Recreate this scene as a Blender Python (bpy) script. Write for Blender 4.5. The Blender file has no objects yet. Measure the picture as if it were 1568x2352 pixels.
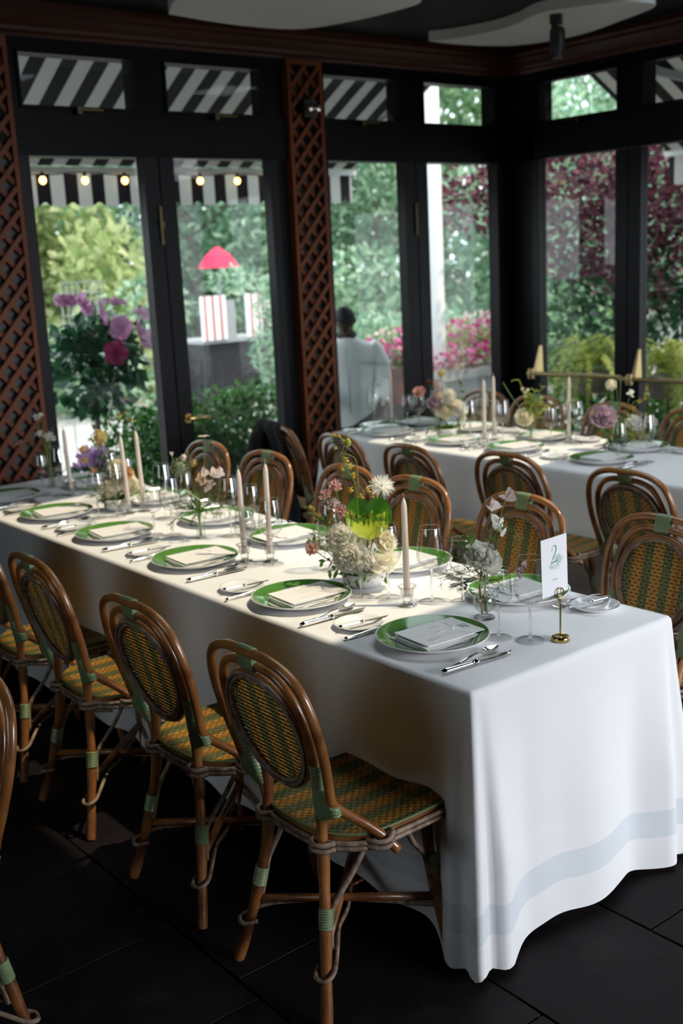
import bpy, math, random
from mathutils import Vector, Matrix, noise

# ------------------------------------------------------------------ camera
S = bpy.context.scene
COL = S.collection
R = math.radians
YAW, PITCH, ROLL = 0.67088673, 0.22300768, -0.0499705
FWD = Vector((math.sin(YAW) * math.cos(PITCH), math.cos(YAW) * math.cos(PITCH), -math.sin(PITCH)))
RGT = Vector((math.cos(YAW), -math.sin(YAW), 0))
UPV = RGT.cross(FWD)
r2 = RGT * math.cos(ROLL) + UPV * math.sin(ROLL)
u2 = UPV * math.cos(ROLL) - RGT * math.sin(ROLL)
cam_d = bpy.data.cameras.new('camera')
cam = bpy.data.objects.new('camera', cam_d)
COL.objects.link(cam)
cam.matrix_world = Matrix(((r2.x, u2.x, -FWD.x, -1.82892),
                           (r2.y, u2.y, -FWD.y, -1.83072),
                           (r2.z, u2.z, -FWD.z, 1.81036), (0, 0, 0, 1)))
cam_d.sensor_fit = 'VERTICAL'
cam_d.sensor_height = 36.0
cam_d.sensor_width = 24.0
cam_d.lens = 36.0 * 2574.7 / 2352
cam_d.clip_start = 0.05
cam_d.clip_end = 200
cam_d.dof.use_dof = True
cam_d.dof.focus_distance = 2.75
cam_d.dof.aperture_fstop = 3.2
S.camera = cam

# ------------------------------------------------------------------ sky, sun, window light, exposure
W = bpy.data.worlds.new('world')
S.world = W
W.use_nodes = True
wn = W.node_tree.nodes
wn.clear()
w_out = wn.new('ShaderNodeOutputWorld')
w_bg = wn.new('ShaderNodeBackground')
w_bg.inputs[0].default_value = (0.86, 0.92, 1.0, 1)
w_bg.inputs[1].default_value = 3.5
W.node_tree.links.new(w_bg.outputs[0], w_out.inputs[0])

sun_d = bpy.data.lights.new('sun', 'SUN')
sun_d.energy = 4.2
sun_d.angle = R(0.9)
sun_d.color = (1.0, 0.79, 0.56)
sun = bpy.data.objects.new('sun', sun_d)
COL.objects.link(sun)
SUN_DIR = Vector((0.40, -0.42, 1.0))
sun.rotation_euler = SUN_DIR.to_track_quat('Z', 'Y').to_euler()
sun.location = (6, -2, 9)

def area(name, loc, target, sx, sy, power, color):
    d = bpy.data.lights.new(name, 'AREA')
    d.shape = 'RECTANGLE'
    d.size, d.size_y = sx, sy
    d.energy = power
    d.color = color
    o = bpy.data.objects.new(name, d)
    COL.objects.link(o)
    o.location = loc
    o.rotation_euler = (Vector(loc) - Vector(target)).to_track_quat('Z', 'Y').to_euler()
    return o

# daylight standing in the tall front window (an opening in wall_front behind the camera)
wl = area('window_daylight', (2.2, -4.42, 1.75), (1.0, 0, 0.2), 2.9, 1.2, 37, (0.94, 0.93, 1.0))
wl.data.spread = R(62)

S.view_settings.view_transform = 'Standard'
S.view_settings.look = 'None'
S.view_settings.exposure = 0.0
S.view_settings.gamma = 1.0
S.view_settings.use_curve_mapping = False
S.cycles.use_denoising = True
S.cycles.max_bounces = 10
S.cycles.transparent_max_bounces = 24
S.cycles.caustics_reflective = False
S.cycles.caustics_refractive = False
S.cycles.sample_clamp_indirect = 4.0

# ------------------------------------------------------------------ materials
MATS = {}

def lk(t, a, b):
    t.links.new(a, b)

def pmat(name, col, rough=0.5, metal=0.0, col2=None, scale=20.0, bump=0.0, bscale=None, coat=0.0,
         spec=None, stretch=None, island=0.0, detail=4.0, sheen=0.0):
    m = bpy.data.materials.new(name)
    m.use_nodes = True
    t = m.node_tree
    b = t.nodes['Principled BSDF']
    b.inputs['Base Color'].default_value = (*col, 1)
    b.inputs['Roughness'].default_value = rough
    b.inputs['Metallic'].default_value = metal
    if coat:
        b.inputs['Coat Weight'].default_value = coat
        b.inputs['Coat Roughness'].default_value = 0.12
    if spec is not None:
        b.inputs['Specular IOR Level'].default_value = spec
    if sheen:
        b.inputs['Sheen Weight'].default_value = sheen
    tc = t.nodes.new('ShaderNodeTexCoord')
    src = tc.outputs['Object']
    if stretch:
        mp = t.nodes.new('ShaderNodeMapping')
        mp.inputs['Scale'].default_value = stretch
        lk(t, src, mp.inputs['Vector'])
        src = mp.outputs['Vector']
    if col2 is not None:
        n = t.nodes.new('ShaderNodeTexNoise')
        n.inputs['Scale'].default_value = scale
        n.inputs['Detail'].default_value = detail
        lk(t, src, n.inputs['Vector'])
        rp = t.nodes.new('ShaderNodeValToRGB')
        rp.color_ramp.elements[0].position = 0.36
        rp.color_ramp.elements[0].color = (*col, 1)
        rp.color_ramp.elements[1].position = 0.64
        rp.color_ramp.elements[1].color = (*col2, 1)
        fac = n.outputs['Fac']
        if island:
            g = t.nodes.new('ShaderNodeNewGeometry')
            mx = t.nodes.new('ShaderNodeMath')
            mx.operation = 'MULTIPLY_ADD'
            sb = t.nodes.new('ShaderNodeMath')
            sb.operation = 'SUBTRACT'
            lk(t, g.outputs['Random Per Island'], sb.inputs[0])
            sb.inputs[1].default_value = 0.5
            lk(t, sb.outputs[0], mx.inputs[0])
            mx.inputs[1].default_value = island
            lk(t, fac, mx.inputs[2])
            fac = mx.outputs[0]
        lk(t, fac, rp.inputs['Fac'])
        lk(t, rp.outputs['Color'], b.inputs['Base Color'])
    if bump:
        n2 = t.nodes.new('ShaderNodeTexNoise')
        n2.inputs['Scale'].default_value = bscale or scale
        n2.inputs['Detail'].default_value = 6
        lk(t, src, n2.inputs['Vector'])
        bp = t.nodes.new('ShaderNodeBump')
        bp.inputs['Strength'].default_value = bump
        bp.inputs['Distance'].default_value = 0.01
        lk(t, n2.outputs['Fac'], bp.inputs['Height'])
        lk(t, bp.outputs['Normal'], b.inputs['Normal'])
    MATS[name] = m
    return m

def leafmat(name, col, col2, trans=0.35, rough=0.45, island=1.0):
    """leaf or petal: diffuse and glossy face plus light passing through, colour varied leaf by leaf"""
    m = pmat(name, col, rough, col2=col2, scale=6, island=island)
    t = m.node_tree
    b = t.nodes['Principled BSDF']
    tr = t.nodes.new('ShaderNodeBsdfTranslucent')
    lnk = b.inputs['Base Color'].links[0].from_socket
    lk(t, lnk, tr.inputs['Color'])
    mx = t.nodes.new('ShaderNodeMixShader')
    mx.inputs[0].default_value = trans
    lk(t, b.outputs[0], mx.inputs[1])
    lk(t, tr.outputs[0], mx.inputs[2])
    lk(t, mx.outputs[0], t.nodes['Material Output'].inputs['Surface'])
    return m

def thinglass(name, tint=(0.97, 0.985, 0.98), ior=1.45, rough=0.01, base=0.0, edge=None):
    m = bpy.data.materials.new(name)
    m.use_nodes = True
    t = m.node_tree
    t.nodes.remove(t.nodes['Principled BSDF'])
    a = t.nodes.new('ShaderNodeBsdfTransparent')
    a.inputs['Color'].default_value = (*tint, 1)
    if edge is not None:                               # seen edge-on, the wall is thicker and swallows more light
        lw = t.nodes.new('ShaderNodeLayerWeight')
        lw.inputs['Blend'].default_value = 0.35
        pw = t.nodes.new('ShaderNodeMath'); pw.operation = 'POWER'; pw.inputs[1].default_value = 2.2
        lk(t, lw.outputs['Facing'], pw.inputs[0])
        ec = t.nodes.new('ShaderNodeMix'); ec.data_type = 'RGBA'
        ec.inputs['A'].default_value = (*tint, 1)
        ec.inputs['B'].default_value = (edge, edge, edge, 1)
        lk(t, pw.outputs[0], ec.inputs['Factor'])
        lk(t, ec.outputs['Result'], a.inputs['Color'])
    g = t.nodes.new('ShaderNodeBsdfGlossy')
    g.inputs['Roughness'].default_value = rough
    f = t.nodes.new('ShaderNodeFresnel')
    f.inputs['IOR'].default_value = ior
    ad = t.nodes.new('ShaderNodeMath')
    ad.operation = 'ADD'
    ad.inputs[1].default_value = base
    lk(t, f.outputs[0], ad.inputs[0])
    mx = t.nodes.new('ShaderNodeMixShader')
    gm = t.nodes.new('ShaderNodeNewGeometry')          # reflect at the outer face only: light leaves a thin pane as it came
    iv = t.nodes.new('ShaderNodeMath')
    iv.operation = 'SUBTRACT'
    iv.inputs[0].default_value = 1.0
    lk(t, gm.outputs['Backfacing'], iv.inputs[1])
    mu = t.nodes.new('ShaderNodeMath')
    mu.operation = 'MULTIPLY'
    lk(t, ad.outputs[0], mu.inputs[0])
    lk(t, iv.outputs[0], mu.inputs[1])
    lk(t, mu.outputs[0], mx.inputs[0])
    lk(t, a.outputs[0], mx.inputs[1])
    lk(t, g.outputs[0], mx.inputs[2])
    lk(t, mx.outputs[0], t.nodes['Material Output'].inputs['Surface'])
    MATS[name] = m
    return m

def solidglass(name):
    m = bpy.data.materials.new(name)
    m.use_nodes = True
    t = m.node_tree
    t.nodes.remove(t.nodes['Principled BSDF'])
    g = t.nodes.new('ShaderNodeBsdfGlass')
    g.inputs['IOR'].default_value = 1.47
    g.inputs['Roughness'].default_value = 0.0
    a = t.nodes.new('ShaderNodeBsdfTransparent')
    mx = t.nodes.new('ShaderNodeMixShader')
    mx.inputs[0].default_value = 0.62
    lk(t, a.outputs[0], mx.inputs[1])
    lk(t, g.outputs[0], mx.inputs[2])
    lk(t, mx.outputs[0], t.nodes['Material Output'].inputs['Surface'])
    MATS[name] = m
    return m

def emit(name, col, strength):
    m = bpy.data.materials.new(name)
    m.use_nodes = True
    t = m.node_tree
    t.nodes.remove(t.nodes['Principled BSDF'])
    e = t.nodes.new('ShaderNodeEmission')
    e.inputs[0].default_value = (*col, 1)
    e.inputs[1].default_value = strength
    lk(t, e.outputs[0], t.nodes['Material Output'].inputs['Surface'])
    MATS[name] = m
    return m

def stripemat(name, ca, cb, period, axis=0, trans=0.0, offset=0.0, duty=0.5):
    """straight dyed stripes across one object axis"""
    m = bpy.data.materials.new(name)
    m.use_nodes = True
    t = m.node_tree
    b = t.nodes['Principled BSDF']
    b.inputs['Roughness'].default_value = 0.8
    tc = t.nodes.new('ShaderNodeTexCoord')
    sp = t.nodes.new('ShaderNodeSeparateXYZ')
    lk(t, tc.outputs['Object'], sp.inputs[0])
    a = t.nodes.new('ShaderNodeMath'); a.operation = 'MULTIPLY_ADD'
    a.inputs[1].default_value = 1.0 / period
    a.inputs[2].default_value = offset + 200
    lk(t, sp.outputs[axis], a.inputs[0])
    f = t.nodes.new('ShaderNodeMath'); f.operation = 'FRACT'
    lk(t, a.outputs[0], f.inputs[0])
    g = t.nodes.new('ShaderNodeMath'); g.operation = 'GREATER_THAN'
    g.inputs[1].default_value = duty
    lk(t, f.outputs[0], g.inputs[0])
    mx = t.nodes.new('ShaderNodeMix'); mx.data_type = 'RGBA'
    mx.inputs['A'].default_value = (*ca, 1)
    mx.inputs['B'].default_value = (*cb, 1)
    lk(t, g.outputs[0], mx.inputs['Factor'])
    lk(t, mx.outputs['Result'], b.inputs['Base Color'])
    if trans:
        tr = t.nodes.new('ShaderNodeBsdfTranslucent')
        lk(t, mx.outputs['Result'], tr.inputs['Color'])
        ms = t.nodes.new('ShaderNodeMixShader')
        ms.inputs[0].default_value = trans
        lk(t, b.outputs[0], ms.inputs[1])
        lk(t, tr.outputs[0], ms.inputs[2])
        lk(t, ms.outputs[0], t.nodes['Material Output'].inputs['Surface'])
    MATS[name] = m
    return m

pmat('rattan', (0.125, 0.038, 0.009), 0.28, col2=(0.36, 0.150, 0.042), scale=9,  coat=0.5, bump=0.12, bscale=40)
pmat('rattan_leg', (0.10, 0.030, 0.008), 0.34, col2=(0.31, 0.125, 0.036), scale=8,  coat=0.3, bump=0.15, bscale=45)
pmat('peel', (0.12, 0.07, 0.045), 0.55, col2=(0.27, 0.20, 0.145), scale=45, bump=0.3, bscale=60)
pmat('wrap', (0.155, 0.215, 0.105), 0.42, col2=(0.20, 0.26, 0.13), scale=30, coat=0.2)
leafmat('cane_ochre', (0.50, 0.225, 0.032), (0.64, 0.33, 0.065), 0.42, 0.34)
leafmat('cane_green', (0.125, 0.155, 0.055), (0.19, 0.22, 0.085), 0.35, 0.34)
pmat('cane_dark', (0.12, 0.055, 0.014), 0.5)
pmat('napkin', (0.80, 0.79, 0.78), 0.85, bump=0.08, bscale=400)
pmat('card', (0.80, 0.785, 0.77), 0.7)
pmat('card_white', (0.83, 0.83, 0.85), 0.7)
pmat('ink', (0.03, 0.03, 0.035), 0.6)
pmat('ink_green', (0.015, 0.26, 0.075), 0.6)
pmat('ink_pale', (0.30, 0.60, 0.47), 0.7)
pmat('porcelain', (0.80, 0.80, 0.80), 0.12, coat=0.3)
pmat('bowl_white', (0.74, 0.73, 0.71), 0.4)
pmat('glaze_green', (0.075, 0.215, 0.040), 0.10, col2=(0.085, 0.23, 0.045), scale=8, coat=0.5)
pmat('silver', (0.86, 0.84, 0.80), 0.10, metal=1.0)
pmat('brass', (0.52, 0.37, 0.14), 0.2, metal=1.0)
pmat('brass_dark', (0.10, 0.075, 0.04), 0.45, metal=1.0)
pmat('brass_dull', (0.36, 0.27, 0.13), 0.36, metal=1.0)
leafmat('wax', (0.88, 0.80, 0.73), (0.90, 0.82, 0.75), 0.4, 0.4, island=0)
pmat('wick', (0.55, 0.42, 0.35), 0.9)
pmat('black_wood', (0.0035, 0.0030, 0.0038), 0.42, col2=(0.0055, 0.005, 0.006), scale=5, spec=0.09)
pmat('door_grey', (0.0065, 0.006, 0.0080), 0.38, col2=(0.0095, 0.0088, 0.0110), scale=5, spec=0.13)
pmat('lattice', (0.092, 0.021, 0.006), 0.5, spec=0.2, col2=(0.145, 0.038, 0.011), scale=9, stretch=(1, 1, 0.2), bump=0.1, bscale=30)
pmat('lattice_back', (0.016, 0.014, 0.014), 0.5)
pmat('mahogany', (0.028, 0.007, 0.003), 0.4, spec=0.2, col2=(0.045, 0.012, 0.005), scale=6, stretch=(0.2, 0.2, 3))
pmat('plaster_white', (0.46, 0.45, 0.44), 0.8)
pmat('black_paint', (0.0035, 0.003, 0.0035), 0.7, spec=0.2)
pmat('track_black', (0.008, 0.008, 0.009), 0.4)
pmat('grout', (0.008, 0.007, 0.007), 0.9)
pmat('slate', (0.0060, 0.0044, 0.0052), 0.62, col2=(0.0230, 0.0165, 0.0170), scale=4, bump=1.0, bscale=6, island=0.5, spec=0.16, detail=9.0)
pmat('table_wood', (0.05, 0.03, 0.02), 0.6)
pmat('black_cloth', (0.006, 0.006, 0.007), 0.9)
thinglass('pane_glass', (0.93, 0.96, 0.95), 1.5, 0.01)
thinglass('wine_glass', (0.975, 0.98, 0.98), 1.8, 0.0, 0.07, 0.25)
solidglass('solid_glass')
thinglass('water', (0.93, 0.96, 0.90), 1.33, 0.0, 0.0)
# petals and leaves
leafmat('petal_white', (0.95, 0.93, 0.86), (0.96, 0.95, 0.90), 0.55)
leafmat('petal_cream', (0.95, 0.89, 0.70), (0.96, 0.93, 0.80), 0.55)
leafmat('petal_pink', (0.74, 0.42, 0.38), (0.80, 0.55, 0.50), 0.48)
leafmat('petal_blush', (0.78, 0.62, 0.58), (0.82, 0.72, 0.68), 0.48)
leafmat('petal_mauve', (0.62, 0.45, 0.55), (0.74, 0.60, 0.66), 0.48)
leafmat('petal_yellow', (0.72, 0.50, 0.05), (0.80, 0.62, 0.12), 0.48)
leafmat('petal_butter', (0.66, 0.52, 0.20), (0.74, 0.62, 0.30), 0.48)
leafmat('petal_peach', (0.78, 0.50, 0.28), (0.82, 0.60, 0.40), 0.48)
leafmat('petal_purple', (0.42, 0.20, 0.44), (0.56, 0.34, 0.55), 0.3)
leafmat('petal_magenta', (0.62, 0.03, 0.25), (0.75, 0.12, 0.42), 0.3)
leafmat('petal_hibiscus', (0.72, 0.30, 0.58), (0.82, 0.48, 0.72), 0.45)
leafmat('petal_crimson', (0.34, 0.015, 0.10), (0.44, 0.03, 0.16), 0.3)
leafmat('leaf_green', (0.06, 0.15, 0.025), (0.12, 0.25, 0.05), 0.35)
leafmat('leaf_lime', (0.28, 0.36, 0.05), (0.42, 0.48, 0.09), 0.4)
leafmat('leaf_grey', (0.28, 0.34, 0.20), (0.38, 0.42, 0.27), 0.35)
leafmat('stem_green', (0.09, 0.17, 0.03), (0.16, 0.26, 0.05), 0.2)
leafmat('stem_brown', (0.14, 0.06, 0.02), (0.22, 0.10, 0.03), 0.0)
# garden
leafmat('tree_teal', (0.16, 0.32, 0.20), (0.44, 0.60, 0.43), 0.4, 0.5)
leafmat('tree_dark', (0.03, 0.10, 0.06), (0.09, 0.21, 0.125), 0.35, 0.5)
leafmat('tree_mid', (0.13, 0.27, 0.13), (0.36, 0.51, 0.29), 0.4, 0.5)
leafmat('tree_lime', (0.30, 0.40, 0.15), (0.56, 0.60, 0.32), 0.45, 0.5)
leafmat('hedge_leaf', (0.022, 0.10, 0.022), (0.10, 0.31, 0.055), 0.3, 0.35)
leafmat('hibiscus_leaf', (0.012, 0.06, 0.025), (0.035, 0.12, 0.05), 0.3, 0.22)
leafmat('maple_leaf', (0.060, 0.012, 0.026), (0.17, 0.045, 0.075), 0.35, 0.45)
leafmat('fern_leaf', (0.22, 0.31, 0.05), (0.42, 0.47, 0.12), 0.4, 0.5)
pmat('bark', (0.11, 0.095, 0.08), 0.9, col2=(0.20, 0.17, 0.15), scale=12, bump=0.5)
pmat('terrace', (0.33, 0.33, 0.33), 0.7, col2=(0.43, 0.42, 0.42), scale=3, bump=0.1)
pmat('garden_soil', (0.05, 0.06, 0.035), 0.95, col2=(0.09, 0.10, 0.05), scale=2)
pmat('white_pole', (0.80, 0.82, 0.82), 0.5)
pmat('grey_metal', (0.30, 0.33, 0.33), 0.45)
pmat('terracotta', (0.12, 0.048, 0.035), 0.8, col2=(0.18, 0.075, 0.05), scale=10)
pmat('planter_stone', (0.45, 0.46, 0.47), 0.8)
pmat('parasol_red', (0.62, 0.02, 0.08), 0.7)
pmat('cart_dark', (0.010, 0.010, 0.018), 0.6)
pmat('cart_grey', (0.32, 0.33, 0.36), 0.6)
stripemat('awning_stripe', (0.46, 0.47, 0.45), (0.009, 0.008, 0.012), 0.2, 0, trans=0.30)
stripemat('awning_stripe_y', (0.62, 0.61, 0.59), (0.010, 0.009, 0.013), 0.2, 1, trans=0.42)
stripemat('cart_stripe', (0.82, 0.80, 0.82), (0.36, 0.02, 0.04), 0.11, 0, duty=0.72)
emit('bulb_glow', (1.0, 0.60, 0.22), 5.0)
pmat('skin_dark', (0.055, 0.028, 0.018), 0.5)
pmat('hair_black', (0.006, 0.006, 0.010), 0.7)
pmat('jacket_white', (0.86, 0.89, 0.90), 0.8, bump=0.2, bscale=30)
pmat('trouser_navy', (0.010, 0.011, 0.022), 0.8)

def cloth_material():
    """white damask: a faint weave, and the woven border band that runs round near the hem (UV v counts metres down the drop)"""
    m = pmat('tablecloth', (0.80, 0.80, 0.80), 0.82, sheen=0.15)
    t = m.node_tree
    b = t.nodes['Principled BSDF']
    uv = t.nodes.new('ShaderNodeUVMap')
    sp = t.nodes.new('ShaderNodeSeparateXYZ')
    lk(t, uv.outputs[0], sp.inputs[0])
    gt = t.nodes.new('ShaderNodeMath'); gt.operation = 'GREATER_THAN'; gt.inputs[1].default_value = 0.545
    lt = t.nodes.new('ShaderNodeMath'); lt.operation = 'LESS_THAN'; lt.inputs[1].default_value = 0.625
    mu = t.nodes.new('ShaderNodeMath'); mu.operation = 'MULTIPLY'
    lk(t, sp.outputs[1], gt.inputs[0]); lk(t, sp.outputs[1], lt.inputs[0])
    lk(t, gt.outputs[0], mu.inputs[0]); lk(t, lt.outputs[0], mu.inputs[1])
    mx = t.nodes.new('ShaderNodeMix'); mx.data_type = 'RGBA'
    mx.inputs['A'].default_value = (0.80, 0.80, 0.805, 1)
    mx.inputs['B'].default_value = (0.66, 0.70, 0.735, 1)
    lk(t, mu.outputs[0], mx.inputs['Factor'])
    lk(t, mx.outputs['Result'], b.inputs['Base Color'])
    n = t.nodes.new('ShaderNodeTexNoise'); n.inputs['Scale'].default_value = 5; n.inputs['Detail'].default_value = 3
    tc = t.nodes.new('ShaderNodeTexCoord')
    lk(t, tc.outputs['Object'], n.inputs['Vector'])
    bp = t.nodes.new('ShaderNodeBump'); bp.inputs['Strength'].default_value = 0.25; bp.inputs['Distance'].default_value = 0.02
    lk(t, n.outputs['Fac'], bp.inputs['Height'])
    lk(t, bp.outputs['Normal'], b.inputs['Normal'])
cloth_material()

def anthurium_material():
    m = leafmat('anthurium', (0.05, 0.16, 0.01), (0.09, 0.22, 0.015), 0.35, 0.3, island=0)
    t = m.node_tree
    uv = t.nodes.new('ShaderNodeUVMap')
    sp = t.nodes.new('ShaderNodeSeparateXYZ')
    lk(t, uv.outputs[0], sp.inputs[0])
    n = t.nodes.new('ShaderNodeTexNoise'); n.inputs['Scale'].default_value = 2.6; n.inputs['Detail'].default_value = 2
    lk(t, uv.outputs[0], n.inputs['Vector'])
    a = t.nodes.new('ShaderNodeMath'); a.operation = 'MULTIPLY_ADD'; a.inputs[1].default_value = 0.9
    lk(t, n.outputs['Fac'], a.inputs[0]); lk(t, sp.outputs[1], a.inputs[2])
    rp = t.nodes.new('ShaderNodeValToRGB')
    rp.color_ramp.elements[0].position = 0.83; rp.color_ramp.elements[0].color = (0.05, 0.17, 0.012, 1)
    rp.color_ramp.elements[1].position = 0.95; rp.color_ramp.elements[1].color = (0.50, 0.58, 0.05, 1)
    lk(t, a.outputs[0], rp.inputs['Fac'])
    for nd in t.nodes:
        if nd.type in ('BSDF_PRINCIPLED', 'BSDF_TRANSLUCENT'):
            s = nd.inputs['Base Color'] if nd.type == 'BSDF_PRINCIPLED' else nd.inputs['Color']
            lk(t, rp.outputs['Color'], s)
anthurium_material()

# ------------------------------------------------------------------ mesh helpers
class MB:
    """collects vertices and faces of ONE piece"""
    def __init__(self):
        self.v, self.f, self.mi, self.uv = [], [], [], None
    def add(self, vs, fs, mi=0):
        o = len(self.v)
        self.v.extend([tuple(p) for p in vs])
        self.f.extend([tuple(i + o for i in f) for f in fs])
        self.mi.extend([mi] * len(fs))
        return self
    def box(self, x0, x1, y0, y1, z0, z1, mi=0):
        vs = [(x0, y0, z0), (x1, y0, z0), (x1, y1, z0), (x0, y1, z0), (x0, y0, z1), (x1, y0, z1), (x1, y1, z1), (x0, y1, z1)]
        fs = [(0, 3, 2, 1), (4, 5, 6, 7), (0, 1, 5, 4), (1, 2, 6, 5), (2, 3, 7, 6), (3, 0, 4, 7)]
        return self.add(vs, fs, mi)
    def bar(self, a, b, w, h, up=(0, 0, 1), mi=0):
        a, b = Vector(a), Vector(b)
        d = (b - a).normalized()
        u = Vector(up)
        s = d.cross(u)
        if s.length < 1e-4:
            s = d.cross(Vector((1, 0, 0)))
        s.normalize()
        u = s.cross(d).normalized()
        vs = []
        for c in (a, b):
            for i, j in ((-1, -1), (1, -1), (1, 1), (-1, 1)):
                vs.append(c + s * (w / 2 * i) + u * (h / 2 * j))
        fs = [(3, 2, 1, 0), (4, 5, 6, 7), (0, 1, 5, 4), (1, 2, 6, 5), (2, 3, 7, 6), (3, 0, 4, 7)]
        return self.add(vs, fs, mi)
    def tube(self, pts, r, seg=10, closed=False, caps=True, mi=0, ref=None):
        pts = [Vector(p) for p in pts]
        n = len(pts)
        rs = r if isinstance(r, (list, tuple)) else [r] * n
        tan = []
        for i in range(n):
            if closed:
                d = pts[(i + 1) % n] - pts[(i - 1) % n]
            else:
                d = pts[min(i + 1, n - 1)] - pts[max(i - 1, 0)]
            tan.append(d.normalized() if d.length > 1e-9 else Vector((0, 0, 1)))
        u = Vector(ref) if ref else (Vector((0, 0, 1)) if abs(tan[0].z) < 0.9 else Vector((1, 0, 0)))
        vs = []
        for i in range(n):
            u = (u - tan[i] * u.dot(tan[i]))
            if u.length < 1e-6:
                u = tan[i].orthogonal()
            u.normalize()
            w = tan[i].cross(u)
            for k in range(seg):
                a = 2 * math.pi * k / seg
                vs.append(pts[i] + (u * math.cos(a) + w * math.sin(a)) * rs[i])
        fs = []
        m = n if closed else n - 1
        for i in range(m):
            j = (i + 1) % n
            for k in range(seg):
                l = (k + 1) % seg
                fs.append((i * seg + k, i * seg + l, j * seg + l, j * seg + k))
        if caps and not closed:
            fs.append(tuple(range(seg - 1, -1, -1)))
            fs.append(tuple((n - 1) * seg + k for k in range(seg)))
        return self.add(vs, fs, mi)
    def lathe(self, prof, seg=32, c=(0, 0, 0), mi=0, mis=None):
        n = len(prof)
        vs, fs, mm = [], [], []
        for (r, z) in prof:
            for k in range(seg):
                a = 2 * math.pi * k / seg
                vs.append((c[0] + r * math.cos(a), c[1] + r * math.sin(a), c[2] + z))
        for i in range(n - 1):
            for k in range(seg):
                l = (k + 1) % seg
                fs.append((i * seg + k, i * seg + l, (i + 1) * seg + l, (i + 1) * seg + k))
                mm.append(mis[i] if mis else mi)
        o = len(self.v)
        self.v.extend(vs)
        self.f.extend([tuple(i + o for i in f) for f in fs])
        self.mi.extend(mm)
        return self
    def ball(self, c, r, seg=10, rings=6, sz=1.0, mi=0):
        prof = [(max(1e-4, r * math.sin(math.pi * i / rings)), -r * sz * math.cos(math.pi * i / rings)) for i in range(rings + 1)]
        return self.lathe(prof, seg, c, mi)
    def mesh(self, name, mats, smooth=True):
        me = bpy.data.meshes.new(name)
        me.from_pydata(self.v, [], self.f)
        for m in (mats if isinstance(mats, (list, tuple)) else [mats]):
            me.materials.append(MATS[m])
        if any(self.mi):
            me.polygons.foreach_set('material_index', self.mi)
        if smooth:
            me.polygons.foreach_set('use_smooth', [True] * len(self.f))
            if smooth == 'auto':
                me.set_sharp_from_angle(angle=R(38))
        if self.uv:
            ul = me.uv_layers.new(name='UVMap')
            for lp in me.loops:
                ul.data[lp.index].uv = self.uv[lp.vertex_index]
        me.update()
        return me

def link(name, me, parent=None, loc=None, rot=None):
    o = bpy.data.objects.new(name, me)
    COL.objects.link(o)
    if parent is not None:
        o.parent = parent
    if loc is not None:
        o.location = loc
    if rot is not None:
        o.rotation_euler = rot
    return o

def piece(name, mb, mats, parent=None, smooth='auto', loc=None, rot=None, label=None, kind=None):
    o = link(name, mb.mesh(name, mats, smooth), parent, loc, rot)
    if label: o['label'] = label
    if kind: o['kind'] = kind
    return o

def root(name, loc=(0, 0, 0), rz=0.0):
    o = bpy.data.objects.new(name, None)
    o.empty_display_size = 0.05
    COL.objects.link(o)
    o.location = loc
    o.rotation_euler = (0, 0, rz)
    return o

def tag(o, label, cat, group=None):
    o['label'] = label
    o['category'] = cat
    if group: o['group'] = group
    return o

def struct(o):
    o['kind'] = 'structure'
    return o

KIDS = {}
def dup(src, loc, rz=0.0, rot=None):
    """a copy of a thing with copies of its parts and sub-parts (mesh data shared)"""
    kids = {}
    def cp(o, par):
        c = o.copy()
        COL.objects.link(c)
        if par is not None:
            c.parent = par
        for ch in list(o.children):
            cp(ch, c)
        return c
    c = cp(src, None)
    c.location = loc
    c.rotation_euler = rot if rot else (0, 0, rz)
    return c

def spline(pts, n=8):
    """Catmull-Rom through the points"""
    P = [Vector(p) for p in pts]
    out = []
    for i in range(len(P) - 1):
        p0, p1, p2, p3 = P[max(i - 1, 0)], P[i], P[i + 1], P[min(i + 2, len(P) - 1)]
        for k in range(n):
            t = k / n
            out.append(0.5 * ((2 * p1) + (p2 - p0) * t + (2 * p0 - 5 * p1 + 4 * p2 - p3) * t * t + (3 * p1 - p0 - 3 * p2 + p3) * t ** 3))
    out.append(P[-1])
    return out

def frame_to(d, roll=0.0):
    """rotation matrix whose local Z points along d"""
    q = Vector(d).normalized().to_track_quat('Z', 'Y')
    return q.to_matrix() @ Matrix.Rotation(roll, 3, 'Z')

# ================================================================== ROOM SHELL
XL, XR, YF, YB, ZC = -3.4, 4.4, -4.5, 3.9, 3.14
rng = random.Random(7)

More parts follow.
